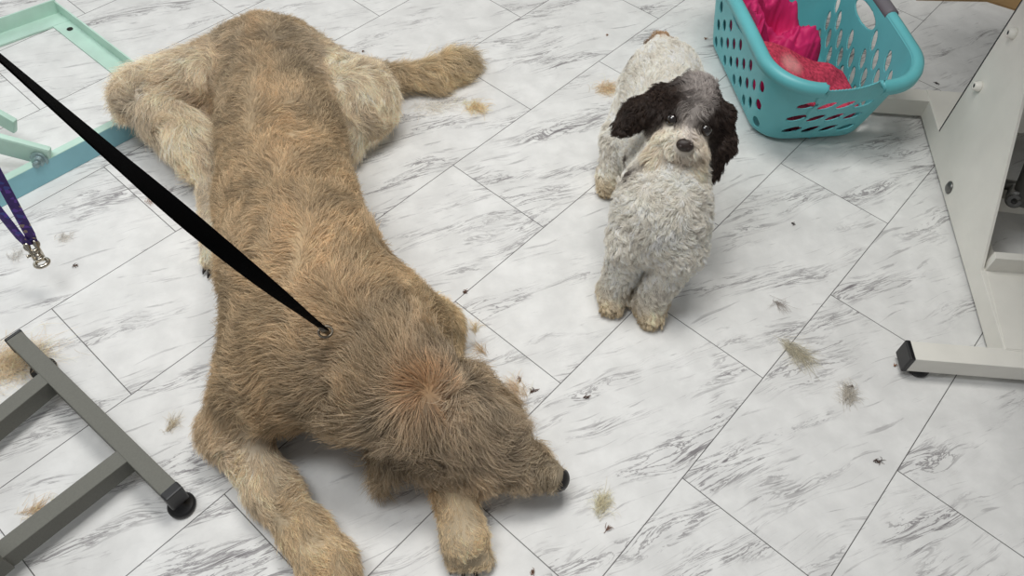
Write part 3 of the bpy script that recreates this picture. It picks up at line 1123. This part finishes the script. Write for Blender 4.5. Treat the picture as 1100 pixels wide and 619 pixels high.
def inside(u, v, z):
    """keep a cloth point within the basket's walls at height z"""
    z = min(z, BH - .01); t = (max(z, 0) / BH) ** .8
    hw = BW0 + (BW1 - BW0) * t - .034
    v0 = V00 + (V01 - V00) * t + .024; v1 = V10 + (V11 - V10) * t - .024
    # rounded corners
    rad = .08
    u = min(max(u, -hw), hw); v = min(max(v, v0), v1)
    cu, cv, cw = hw - rad, v0 + rad, v1 - rad
    if abs(u) > cu and (v < cv or v > cw):
        du, dv = abs(u) - cu, (v - cv if v < cv else v - cw)
        l = math.hypot(du, dv)
        if l > rad:
            u = math.copysign(cu + du / l * rad, u); v = (cv if v < cv else cw) + dv / l * rad
    return u, v


def satin_fn(p, q):
    p0_ = p; p = max(0.0, (p - .2) / .8)
    u = -.24 + .30 * p
    v = .10 + .44 * q
    cx = (p - .42) / .58; cy = (q - .42) / .6
    dome = max(0, 1 - cx * cx * .9 - cy * cy * .8)
    f = ridged(u, v, 8, 3.1) * .6 + ridged(u + .3 * v, v, 15, 7.7) * .40 + ridged(u, v - .5 * u, 34, 1.3) * .10
    f += .07 * ridged(u - .4 * v, v, 60, 4.9)
    z = .040 + .165 * dome ** .6 + .105 * (f - .50)
    if v < .19 and u < .16: z = min(z, .030 + .9 * max(0, v - .16))
    if p0_ < .2: z = .03 + (z - .03) * p0_ / .2
    du = .02 * mnoise.noise(Vector((u * 14, v * 14, 5.0))); dv = .02 * mnoise.noise(Vector((u * 14, v * 14, 9.0)))
    z = max(z, .018)
    uu, vv = inside(u + du, v + dv, z)
    return bl_(uu, vv, z)


def towel_fn(p, q):
    # a thick fold lying along the near end, sloping down to the right
    u = -.20 + .34 * p
    q0_ = q; q = max(0.0, (q - .3) / .7)
    v = -.06 + .235 * q
    hgt = .170 - .125 * max(0, p - .12) ** 1.1 + .055 * max(0, q - .3)
    hgt += .020 * (ridged(u, v, 8, 12.1) - .5) + .010 * mnoise.noise(Vector((u * 22, v * 22, 3.0)))
    edge = min(p, 1 - p, 1 - q)
    hgt -= .02 * max(0, .08 - edge) / .08
    if q0_ < .3: hgt = .03 + (hgt - .03) * (q0_ / .3)
    z = max(hgt, .03)
    uu, vv = inside(u, v, z)
    return bl_(uu, vv, z)


tag(cloth('satin_cloth', SATIN, satin_fn), 'crumpled shiny magenta cloth heaped in the teal basket', 'cloth')
tw = cloth('towel', TOWEL, towel_fn, 110, 80, .007)
tag(tw, 'rose-red terry towel with a pale patch near the basket front', 'towel')
TOWEL_PATCH.inputs[1].default_value = Vector(towel_fn(.36, .78))

# ------------------------------------------------------------------ grey table base, lower left
GREYP = material('grey_powder_coat', (110, 110, 103), 0.6, spec=0.3, bump=0.25, bscale=900, var=0.03, vscale=300)
BLACK = material('black_plastic', (22, 22, 24), 0.4)
GZ = .072
g0 = at(14.5, 361, GZ); g1 = at(185, 529, GZ)
gd = (g1 - g0); gd /= np.linalg.norm(gd)
gt = empty('grey_table_base', (g0[0], g0[1], 0))
tag(gt, 'grey steel table base of square tubes with black end caps and round feet', 'table base')
TW = .032; TH = .044; zc = GZ - TH / 2
a_, b2 = np.array([g0[0], g0[1], zc]), np.array([g1[0], g1[1], zc])
bm = bmesh.new(); bm_box(bm, a_, b2, TW, TH, bev=.002); gbar = bm_done('foot_bar', bm, GREYP, gt); bpy.context.view_layer.update()
for (x0, y0, x1, y1) in ((46, 406, 0, 443), (130, 490, 0, 590)):
    s_ = at(x0, y0, GZ); e_ = at(x1, y1, GZ); d_ = e_ - s_; d_ /= np.linalg.norm(d_)
    nn = np.array([-gd[1], gd[0], 0]); 
    s_ = s_ - d_ * .016; e_ = s_ + d_ * .75
    s_[2] = e_[2] = zc - .0012
    bm = bmesh.new(); bm_box(bm, s_, e_, TW, TH, bev=.002); bm_done('cross_bar', bm, GREYP, gt)
    cross_end = (s_, d_)
pp = at(-2, 596, GZ)
bm = bmesh.new(); bm_box(bm, (pp[0] - .015, pp[1] - .012, .03), (pp[0] - .015, pp[1] - .012, .70), .04, .04, up=(gd[0], gd[1], 0), bev=.002); bm_done('post', bm, GREYP, gt)
for e_, sg in ((a_, -1), (b2, 1)):
    bm = bmesh.new()
    bm_box(bm, e_ - gd * sg * (.012 if sg > 0 else .001), e_ + gd * sg * .006, TW + .003, TH + .003, bev=.003)
    bm_done('end_cap', bm, BLACK, gbar)['label'] = 'black plastic end cap'
ft2 = at(44, 393, 0)
for c in (np.array([b2[0], b2[1], 0]) + gd * -.004, a_ + gd * .055):
    bm = bmesh.new()
    bm_lathe(bm, (c[0], c[1], 0), (0, 0, 1), [(0, .001), (.022, .001), (.025, .004), (.025, .009), (.021, .013), (.008, .015), (.006, .034), (0, .034)], 36)
    bm_done('levelling_foot', bm, BLACK, gbar, True)['label'] = 'round black levelling foot'

# ------------------------------------------------------------------ mint table base, upper left
MINT = material('mint_enamel_steel', (186, 216, 202), 0.45, spec=0.4, var=0.06, vscale=9)
BOLT = material('worn_steel', (150, 170, 172), 0.4, metal=0.7)
mc = at(65, 14, 0)[:2]
e1 = at(139, 71, 0)[:2] - mc; e1 /= np.linalg.norm(e1)
e2 = np.array([e1[1], -e1[0]])                                    # towards the viewer's left
if e2[1] > 0: e2 = -e2
L1 = .62
n0 = at(16.8, 215, 0)[:2]; n1 = at(130, 155, 0)[:2]
nd = (n1 - n0) / np.linalg.norm(n1 - n0)
# right-near corner: where the right bar meets the near bar
A_ = np.array([[e1[0], -nd[0]], [e1[1], -nd[1]]]); s_, t_ = np.linalg.solve(A_, n0 - mc)
corner = mc + e1 * s_
mt = empty('mint_table_base', (mc[0], mc[1], 0))
tag(mt, 'mint green steel table base frame of angle bars behind the large dog', 'table base')


def angle_bar(name, p0, p1, inward, hgt, fl_w, th=.005):
    """L-section: flange flat on the floor, web standing on its outer edge"""
    p0, p1 = np.array(p0), np.array(p1); i_ = np.array(inward) / np.linalg.norm(inward)
    bm = bmesh.new()
    bm_prism(bm, [p0, p1, p1 + i_ * fl_w, p0 + i_ * fl_w], .001, .001 + th)
    bm_prism(bm, [p0, p1, p1 + i_ * th, p0 + i_ * th], .001 + th * .5, hgt)
    return bm_done(name, bm, MINT, mt)


far_dir = at(0, 37, 0)[:2] - mc; far_dir /= np.linalg.norm(far_dir)
angle_bar('angle_bar', mc, mc + far_dir * .55, e1, .046, .060)
angle_bar('angle_bar', mc + far_dir * .0003, mc + far_dir * .0003 + e1 * (s_ - .06), far_dir, .042, .052, .0042)
# near bar: a taller channel, coloured bluer than the other bars
bm = bmesh.new()
inn = np.array([-nd[1], nd[0]])
if inn @ (mc - n0) < 0: inn = -inn
q0, q1 = n0 - nd * .35, n0 + nd * (t_ - .10)
bm_prism(bm, [q0, q1, q1 + inn * .004, q0 + inn * .004], .001, .058)
bm_prism(bm, [q0 + inn * .0005, q1 + inn * .0005, q1 + inn * .03, q0 + inn * .03], .0015, .005)
bm_done('channel_bar', bm, material('bluish_channel_steel', (138, 190, 202), .45, spec=.4, var=.05, vscale=9), mt)
bm = bmesh.new()
hp_ = at(75, 31, .0065)
bm_lathe(bm, (hp_[0], hp_[1], .0062), (0, 0, 1), [(0, .0006), (.0085, .0006), (.0085, 0), (.0065, -.0002)], 20)
bm_done('bolt_hole', bm, material('dark_hole', (30, 28, 26), .9), mt)
bm = bmesh.new()
bm_prism(bm, [q0 + inn * .0005, q1 + inn * .0005, q1 + inn * .022, q0 + inn * .022], .0535, .0595)
bm_done('top_lip', bm, MINT, mt)
# lifting arms with pivot bolt
pb_ = at(44, 168, .062)
left_pt = pb_ + (at(-60, 140, .13) - pb_) * 2.2
bm = bmesh.new()
bm_box(bm, pb_ + np.array([.022, .004, -.004]), left_pt, .016, .060, bev=.006)
bm_done('lift_arm', bm, MINT, mt)
bm = bmesh.new()
arm_a, arm_b = at(17, 136, .07), at(-60, 92, .15)
bm_box(bm, arm_a, arm_a + (arm_b - arm_a) * 2.6, .014, .050, bev=.003)
bm_done('lift_arm', bm, MINT, mt)
ad = np.cross(left_pt - pb_, [0, 0, 1]); ad /= np.linalg.norm(ad)
if ad[1] > 0: ad = -ad
bm = bmesh.new()
bm_lathe(bm, pb_, ad, [(0, -.02), (.017, -.02), (.017, .006), (.020, .007), (.020, .012), (.014, .013), (.0135, .022), (.008, .023), (.008, .032), (.006, .034), (0, .034)], 24)
bm_done('pivot_bolt', bm, BOLT, mt)

# ------------------------------------------------------------------ white table, right
WHT = material('white_enamel_steel', (226, 224, 216), 0.42, spec=0.4, var=0.02, vscale=12)
STEEL = material('dull_grey_steel', (112, 112, 110), 0.38, metal=0.8)
DARKM = material('dark_grey_motor', (62, 64, 64), 0.55)
wt = empty('white_table', (1.05, 1.2, 0))
tag(wt, 'white steel table base with upright side plate standing at right', 'table')
HB = .064
yb = .930
bm = bmesh.new()
bm_box(bm, (.846, yb, .040), (1.75, yb, .040), .046, .046, bev=.002)
wbar = bm_done('foot_bar', bm, WHT, wt); bpy.context.view_layer.update()
bm = bmesh.new()
bm_box(bm, (.8375, yb, .040), (.849, yb, .040), .049, .049, bev=.003)
bm_done('end_cap', bm, BLACK, wbar)['label'] = 'black plastic end cap'
bm = bmesh.new()
bm_lathe(bm, (.884, yb - .004, 0), (0, 0, 1), [(0, .001), (.021, .001), (.024, .004), (.024, .009), (.016, .013), (.008, .017), (0, .018)], 36)
bm_done('levelling_foot', bm, BLACK, wbar, True)['label'] = 'round black levelling foot'
# side channel running away from the viewer
sA, sB = np.array([1.047, yb + .02]), np.array([1.106, 1.80])
sdv = (sB - sA) / np.linalg.norm(sB - sA); sn = np.array([sdv[1], -sdv[0]])
bm = bmesh.new()
bm_prism(bm, [sA, sB, sB + sn * .045, sA + sn * .045], .012, HB, .0015)
bm_done('side_channel', bm, WHT, wt)
# far foot bar, running left behind the basket, and its cover to the right
bm = bmesh.new()
bm_prism(bm, [(.955, 1.765), (1.104, 1.765), (1.108, 1.815), (.955, 1.815)], .012, HB, .0015)
bm_prism(bm, [(1.10, 1.66), (1.75, 1.66), (1.75, 1.815), (1.108, 1.815)], HB - .006, HB + .001, .001)
bm_done('foot_bar', bm, WHT, wt)
# cover sheet near the viewer and the raised rib behind it
bm = bmesh.new()
bm_prism(bm, [(1.05, yb + .022), (1.75, yb + .022), (1.75, 1.165), (1.075, 1.165)], HB - .004, HB + .001)
bm_done('cover_sheet', bm, WHT, wt)
bm = bmesh.new()
bm_prism(bm, [(1.072, 1.165), (1.75, 1.165), (1.75, 1.185), (1.075, 1.185)], .012, HB + .045, .001)
bm_done('raised_rib', bm, WHT, wt)
# upright side plate: broad at the base, leaning back
tb = (np.array([1.073, 1.165]) - sA) @ sdv; tf = (at(1015, 143, HB)[:2] - sA) @ sdv
pr = [(tb, HB), (tf, HB), (tf + .004, .745), (tf - .10, .745), (tb + .30, .40)]
bm = bmesh.new()
v0 = [bm.verts.new((*(sA + sdv * t), z)) for t, z in pr]
v1 = [bm.verts.new((*(sA + sdv * t + sn * .006), z)) for t, z in pr]
bm.faces.new(v0); bm.faces.new(v1[::-1])
for i in range(len(pr)):
    j = (i + 1) % len(pr)
    bm.faces.new([v0[i], v1[i], v1[j], v0[j]])
sidep = bm_done('side_plate', bm, WHT, wt)


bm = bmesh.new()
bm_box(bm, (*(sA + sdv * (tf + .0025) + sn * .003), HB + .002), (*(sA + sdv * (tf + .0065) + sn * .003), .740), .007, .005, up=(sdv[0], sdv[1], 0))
bm_done('dark_seam_strip', bm, BLACK, wt)  # thin black strip drawn for the dark seam on the plate's far edge


def on_plate(px_, py_):
    """where the line of sight through a pixel meets the side plate"""
    d = FW + (px_ - W / 2) / FPX * R2 - (py_ - H / 2) / FPX * U2
    n3 = np.array([sn[0], sn[1], 0]); t = (np.array([*sA, 0]) - CAM) @ n3 / (d @ n3)
    return CAM + d * t


nrm3 = -np.array([sn[0], sn[1], 0])
for px_, py_ in ((1053, 93), (1090, 36)):
    c = on_plate(px_, py_)
    bm = bmesh.new()
    bm_lathe(bm, c - nrm3 * .002, nrm3, [(0, 0), (.0125, 0), (.0125, .008), (.010, .011), (.0095, .018), (.0055, .018), (.0055, .010), (0, .010)], 24)
    spc = bm_done('bush', bm, WHT, wt, True)
    bm = bmesh.new()
    bm_lathe(bm, c + nrm3 * .008, nrm3, [(0, 0), (.005, 0), (.005, .0068), (.003, .0075), (0, .0075)], 16)
    bpy.context.view_layer.update()
    bm_done('screw', bm, BLACK, spc, True)
# screw head on the side channel
t_ = (at(1020, 199, .05)[:2] - sA) @ sdv
sc_ = np.array([*(sA + sdv * t_), .042])
bm = bmesh.new()
bm_lathe(bm, sc_ - nrm3 * .001, nrm3, [(0, 0), (.0165, 0), (.0165, .003), (.011, .007), (.005, .009), (0, .009)], 24)
bm_done('bolt_head', bm, STEEL, wt, True)
# lifting gear in the shade behind the plate
bm = bmesh.new()
bm_tube(bm, [(1.185, 1.33, .12), (1.30, 1.66, .40)], .032, 24)
bm_done('lift_cylinder', bm, STEEL, wt, True)
bm = bmesh.new()
bm_tube(bm, [(1.12, 1.42, .105), (1.60, 1.36, .105)], .013, 16)
bm_done('axle', bm, STEEL, wt, True)
bm = bmesh.new()
bm_lathe(bm, (1.165, 1.345, .125), (-.5, -.75, .3), [(0, -.05), (.020, -.05), (.020, .012), (.015, .014), (.015, .022), (.007, .022), (.007, .012), (0, .012)], 20)
bm_done('pivot_bolt', bm, STEEL, wt)
bm = bmesh.new()
bm_box(bm, (1.10, 1.40, .075), (1.70, 1.36, .075), .05, .045, bev=.003)
bm_done('cross_bar', bm, WHT, wt)
bm = bmesh.new()
bm_box(bm, (1.30, 1.55, .22), (1.75, 1.55, .22), .16, .20, bev=.012)
bm_done('motor_housing', bm, DARKM, wt)
# the unseen table top above the picture, widened to shade the upper-right floor
bm = bmesh.new()
bm_prism(bm, [(.87, .84), (1.75, .84), (1.75, 2.08), (.87, 2.08)], .745, .785, .006)
bm_done('table_top', bm, material('table_top_grey', (120, 120, 118), .6), wt)

# ------------------------------------------------------------------ leashes
NYLON = material('black_nylon', (5, 5, 6), 0.9, spec=0.05, bump=0.5, bscale=1500)


def strap(name, pts, width, facing, mat, parent=None, thick=.0022):
    """woven strap along pts; facing[i] = (unit width direction)"""
    bm = bmesh.new()
    pts = [Vector(p) for p in pts]
    rings = []
    for i, p in enumerate(pts):
        t = (pts[min(i + 1, len(pts) - 1)] - pts[max(i - 1, 0)]).normalized()
        w = Vector(facing[i]); w = (w - t * w.dot(t)).normalized()
        n = t.cross(w)
        rings.append([bm.verts.new(p + w * width / 2 * a + n * thick / 2 * b) for a, b in ((-1, -.6), (-.92, -1), (.92, -1), (1, -.6), (1, .6), (.92, 1), (-.92, 1), (-1, .6))])
    for a, b in zip(rings[:-1], rings[1:]):
        for k in range(8):
            bm.faces.new([a[k], a[(k + 1) % 8], b[(k + 1) % 8], b[k]])
    bm.faces.new(rings[0][::-1]); bm.faces.new(rings[-1])
    return bm_done(name, bm, mat, parent, True)


p0 = at(347, 353, .352); p1 = at(2, 64, .96)
n_ = 60
pts, fac = [], []
ldir = (p1 - p0) / np.linalg.norm(p1 - p0)
for i in range(n_):
    t = i / (n_ - 1) * 1.16
    p = p0 + (p1 - p0) * t + np.array([0, 0, -.012 * math.sin(math.pi * min(t, 1))])
    view = CAM - p; view /= np.linalg.norm(view)
    wfull = np.cross(ldir, view); wfull /= np.linalg.norm(wfull)
    other = np.cross(wfull, ldir)
    tw_ = math.radians(np.interp(t, [0, .10, .25, .5, .75, 1.0, 1.16], [72, 62, 38, 2, -46, -78, -82]))
    pts.append(p); fac.append(wfull * math.cos(tw_) + other * math.sin(tw_))
lo_ = strap('dog_leash', pts, .0235, fac, NYLON)
bpy.context.view_layer.update()
bm = bmesh.new()
bm_tube(bm, [p0 - ldir * .020, p0 - ldir * .013, p0 - ldir * .004, p0 + ldir * .006], [.004, .005, .0062, .005], 12)
rr_ = p0 - ldir * .008
bm_tube(bm, [rr_ + np.array([.011 * math.cos(a), .011 * math.sin(a), -.004]) for a in np.linspace(0, 6.283, 20, endpoint=False)], .0022, 8, True)
bm_done('clip', bm, material('tarnished_metal', (120, 112, 100), .35, metal=.9), lo_, True)['label'] = 'tarnished metal clip'
tag(lo_, 'taut black nylon leash running up from the large dog\'s neck', 'leash')

PURP = material('purple_print_nylon', (62, 32, 118), 0.6)
nt = PURP.node_tree; b_ = nt.nodes['Principled BSDF']
tc_ = nt.nodes.new('ShaderNodeTexCoord')
vo = nt.nodes.new('ShaderNodeTexVoronoi'); vo.inputs['Scale'].default_value = 130
nt.links.new(tc_.outputs['Object'], vo.inputs['Vector'])
rp_ = nt.nodes.new('ShaderNodeValToRGB')
els = rp_.color_ramp.elements
els[0].position = 0.0; els[0].color = srgb(58, 28, 112)
els[1].position = 1.0; els[1].color = srgb(60, 30, 116)
for pos, cc in ((.45, (52, 26, 104)), (.62, (96, 58, 160)), (.74, (60, 70, 150)), (.86, (150, 132, 120)), (.92, (70, 34, 124))):
    e = els.new(pos); e.color = srgb(*cc)
rp_.color_ramp.interpolation = 'CONSTANT'
sc2 = nt.nodes.new('ShaderNodeSeparateColor'); nt.links.new(vo.outputs['Color'], sc2.inputs[0])
nt.links.new(sc2.outputs[0], rp_.inputs['Fac']); nt.links.new(rp_.outputs['Color'], b_.inputs['Base Color'])
CHROME = material('nickel_metal', (190, 184, 172), 0.22, metal=1.0)
ZB = .12
pl = empty('purple_leash', at(30, 262, ZB))
tag(pl, 'purple patterned leash with a nickel snap hook hanging at left edge', 'leash')
ring = at(33, 262, ZB + .012)
s1 = [ring + (at(-12, 180, ZB + .23) - ring) * t for t in np.linspace(0, 2.4, 20)]
s2 = [ring + (at(-24, 190, ZB + .19) - ring) * t for t in np.linspace(0, 2.6, 20)]
vw = CAM - ring; vw /= np.linalg.norm(vw)
for ss, ang, wd in ((s1, 10, .019), (s2, 40, .019)):
    dd = ss[-1] - ss[0]; dd /= np.linalg.norm(dd)
    wf_ = np.cross(dd, vw); wf_ /= np.linalg.norm(wf_); ot = np.cross(wf_, dd)
    fc = [wf_ * math.cos(math.radians(ang)) + ot * math.sin(math.radians(ang)) for _ in ss]
    o_ = (wf_ * .007 if ss is s1 else -wf_ * .008)
    ss = [p + o_ * (1 if k > 0 else .6) for k, p in enumerate(ss)]
    strap('strap', ss, wd, fc, PURP, pl)
# snap hook: swivel eye, barrel, hook and thumb lever
hk = at(47, 286, ZB - .028)
dn = hk - ring; Lh = np.linalg.norm(dn); dn /= Lh
wx = np.cross(dn, vw); wx /= np.linalg.norm(wx); wy = np.cross(wx, dn)
bm = bmesh.new()
ey = [ring + dn * .004 + wx * .013 * math.cos(a) + dn * .010 * math.sin(a) for a in np.linspace(0, 2 * math.pi, 24, endpoint=False)]
bm_tube(bm, ey, .0030, 10, True)
bm_done('swivel_eye', bm, CHROME, pl, True)
bm = bmesh.new()
bm_lathe(bm, ring + dn * .012, dn, [(0, 0), (.006, 0), (.0075, .003), (.0075, .007), (.0055, .009), (.0055, .012), (.007, .014), (.007, .018), (0, .019)], 20)
bm_done('swivel_barrel', bm, CHROME, pl, True)
for sg in (-1, 1):
    bm = bmesh.new()
    q_ = ring + wx * sg * .0075
    bm_tube(bm, [q_ - dn * .006, q_ - dn * .004, q_ + dn * .002, q_ + dn * .010, q_ + dn * .034], [.0035, .0058, .0058, .0042, .0042], 14)
    bm_done('hook_bar', bm, CHROME, pl, True)
bm = bmesh.new()
rc = ring + dn * .044
r2_ = (dn * .55 + wy * .83); r2_ /= np.linalg.norm(r2_)
bm_tube(bm, [rc + wx * .0125 * math.cos(a) + r2_ * .0115 * math.sin(a) for a in np.linspace(0, 2 * math.pi, 28, endpoint=False)], .0045, 12, True)
bm_tube(bm, [ring + dn * .034 - wx * .0075, ring + dn * .036, ring + dn * .034 + wx * .0075], .0042, 12)
bm_done('hook_ring', bm, CHROME, pl, True)
bm = bmesh.new()
k_ = ring + wx * .0085 + dn * .022
bm_tube(bm, [k_, k_ + wx * .007 - dn * .001, k_ + wx * .010 - dn * .001], [.0030, .0032, .0050], 12)
bm_done('thumb_lever', bm, CHROME, pl, True)

# ------------------------------------------------------------------ loose hair on the floor
LOOSE = hair_material('loose_hair', .04, .1, .9)


def tuft(px_, py_, n, size, length, col, label, ang=None, spread=1.0, thin=.00035, flat=.006, name='hair_tuft', cat='hair tuft', group='loose tufts of dog hair on the floor'):
    c = at(px_, py_, 0)
    if name == 'hair_tuft': n = int(n * .5); thin *= .8
    rng = np.random.default_rng(int(px_ * 7 + py_ * 13))
    m = 6
    A = (rng.normal(size=n) * spread + (ang if ang is not None else 0)) if ang is not None else rng.uniform(0, 6.28, n)
    st = rng.normal(size=(n, 2)) * np.array([size, size * .6]) * .5
    if ang is not None:
        ca, sa = math.cos(ang), math.sin(ang)
        st = st @ np.array([[ca, sa], [-sa, ca]])
    P = np.zeros((n, m, 3))
    z0 = np.abs(rng.normal(size=n)) * flat * .5 + .0006
    P[:, 0, :2] = st; P[:, 0, 2] = z0
    curv = rng.normal(size=n) * 1.1
    ln = length * rng.uniform(.45, 1.1, n)
    for i in range(1, m):
        A = A + curv / m
        P[:, i, 0] = P[:, i - 1, 0] + np.cos(A) * ln / (m - 1)
        P[:, i, 1] = P[:, i - 1, 1] + np.sin(A) * ln / (m - 1)
        P[:, i, 2] = np.maximum(.0006, z0 + flat * math.sin(math.pi * i / (m - 1)) * np.abs(curv) * .5)
    P[:, :, :2] -= P[:, :, :2].mean(axis=(0, 1))
    cc = lin(col) * 1.25 * np.exp(.2 * rng.normal(size=(n, 1)))
    o = make_curves(name, P, np.array([1, 1, 1, .9, .7, .3]) * thin, np.clip(cc, .003, .95), LOOSE)
    o.location = (c[0], c[1], 0)
    return tag(o, label, cat, group)


tuft(14, 391, 1700, .075, .05, (222, 202, 174), 'large drift of tan hair on the floor under the grey bar end', .5, .7, .0003, .012)
tuft(464, 116, 260, .05, .04, (226, 218, 206), 'wispy white tuft of hair just below the tail, nearer the thigh', .4, .8)
tuft(483, 113, 220, .045, .035, (228, 222, 214), 'white fluff with dark flecks on the floor below the tail tip', .2, 1.0)
tuft(512, 117, 420, .030, .030, (228, 204, 168), 'bright tan knot of hair on the floor below the tail tip', -.3, .9, .00045, .010)
tuft(654, 96, 300, .034, .050, (220, 196, 164), 'tan tuft of hair behind the small dog beside its flank', .5, .5, .0004, .008)
tuft(857, 381, 360, .030, .060, (190, 184, 166), 'pale grey-green lock of hair on the tile left of the white table foot', -.75, .25)
tuft(911, 424, 260, .022, .034, (190, 184, 174), 'grey tuft with a brown tip below the white table foot', 1.2, .6)
tuft(838, 329, 60, .016, .040, (158, 150, 144), 'thin dark grey wisp of hair on the tile right of the small dog', -.8, .5)
tuft(647, 541, 260, .020, .036, (214, 206, 180), 'cream tuft of hair on the floor right of the large dog\'s nose', 1.3, .35)
tuft(42, 547, 200, .022, .028, (206, 184, 154), 'tan tuft of hair between the two grey cross bars', .5, .4)
tuft(186, 456, 120, .014, .030, (196, 184, 164), 'pale tuft of hair between the grey bar and the large dog\'s elbow', 1.2, .4)
tuft(70, 256, 110, .018, .018, (196, 190, 182), 'grey fluff on the floor right of the purple leash hook', .3, 1.2)
tuft(18, 275, 90, .018, .026, (204, 200, 194), 'faint grey fluff on the floor left of the purple leash hook', 1.2, .9)
tuft(510, 352, 70, .010, .036, (206, 186, 150), 'blond wisp of hair just right of the large dog\'s far elbow', 1.9, .35)
tuft(515, 376, 80, .012, .040, (196, 174, 144), 'tan wisp of hair beside the large dog\'s head, below the elbow wisp', 2.3, .35)
tuft(553, 418, 200, .028, .040, (208, 186, 158), 'tan fringe of hair on the floor close by the large dog\'s brow', 2.2, .4)
tuft(163, 217, 60, .012, .016, (150, 110, 84), 'small brown tuft under the black leash beside the hind leg', .3, .9)
sn_g = 'small dark hair snippets on the floor'
for px_, py_, sz, cc, an, lb in (
        (81, 286, .012, (92, 74, 62), .3, 'dark brown snippet of hair below the purple leash hook'),
        (500, 314, .014, (92, 58, 40), .6, 'brown snippet on the tile joint beside the large dog\'s far elbow'),
        (573, 420, .016, (84, 54, 42), .9, 'star-shaped dark brown snippet right of the large dog\'s brow'),
        (558, 408, .014, (112, 78, 60), 1.8, 'thin brown snippet standing across the veins above the dog\'s brow'),
        (630, 427, .014, (88, 62, 52), .6, 'lone brown snippet in the middle of the tile below the small dog'),
        (653, 568, .016, (120, 92, 78), .9, 'reddish snippet of hair below the cream tuft'),
        (572, 615, .012, (120, 88, 68), 1.4, 'brown snippet at the picture\'s bottom edge right of the paw'),
        (943, 496, .018, (66, 44, 34), .2, 'dark triangular snippet of hair in the lower right tiles'),
        (914, 416, .012, (74, 50, 40), .2, 'dark brown snippet touching the grey tuft below the white foot'),
        (852, 241, .012, (62, 52, 48), -.8, 'dark snippet on the tile below the laundry basket'),
        (758, 42, .012, (128, 92, 66), 1.0, 'brown scrap of hair left of the laundry basket'),
        (1006, 90, .014, (40, 36, 34), -.4, 'black scrap on the shaded tile right of the basket'),
        (961, 393, .010, (140, 100, 74), .8, 'orange-brown snippet left of the white table foot'),
        (652, 38, .010, (140, 104, 76), 1.5, 'brown fleck on the tile above the small dog\'s back'),
        (390, 56, .008, (120, 88, 64), .6, 'brown fleck on the tile above the large dog\'s thigh')):
    tuft(px_, py_, 12, sz * .35, sz * .8, cc, lb, an, .3, .0005, .003, 'hair_snippet', 'hair snippet', sn_g)

# ------------------------------------------------------------------ light
wd = bpy.data.worlds.new('room_light'); scene.world = wd
wd.use_nodes = True
wd.node_tree.nodes['Background'].inputs['Color'].default_value = (1.0, 1.0, 1.02, 1)
wd.node_tree.nodes['Background'].inputs['Strength'].default_value = 0.25


def area(name, loc, target, sx, sy, power, col):
    l = bpy.data.lights.new(name, 'AREA')
    l.shape = 'RECTANGLE'; l.size = sx; l.size_y = sy; l.energy = power; l.color = col
    o = bpy.data.objects.new(name, l); COL.objects.link(o)
    o.location = loc
    o.rotation_euler = (Vector(target) - Vector(loc)).to_track_quat('-Z', 'Y').to_euler()
    return o


area('ceiling_lamp', (.0, 1.5, 2.75), (.0, 1.5, 0), 1.2, .6, 39, (1.0, .98, .94))
area('ceiling_lamp', (-1.0, .6, 2.75), (-1.0, .6, 0), 1.2, .6, 28, (.97, .99, 1.0))
area('window_light', (-2.9, 2.6, 1.9), (-.6, 1.4, 0), 1.4, 1.2, 17, (.86, .93, 1.0))

vs = scene.view_settings
vs.view_transform = 'Standard'; vs.look = 'None'; vs.gamma = 1; vs.use_curve_mapping = False; vs.exposure = 0.0
scene.display_settings.display_device = 'sRGB'
scene.cycles_curves.shape = 'THICK'
scene.cycles.max_bounces = 8
scene.cycles.transparent_max_bounces = 8
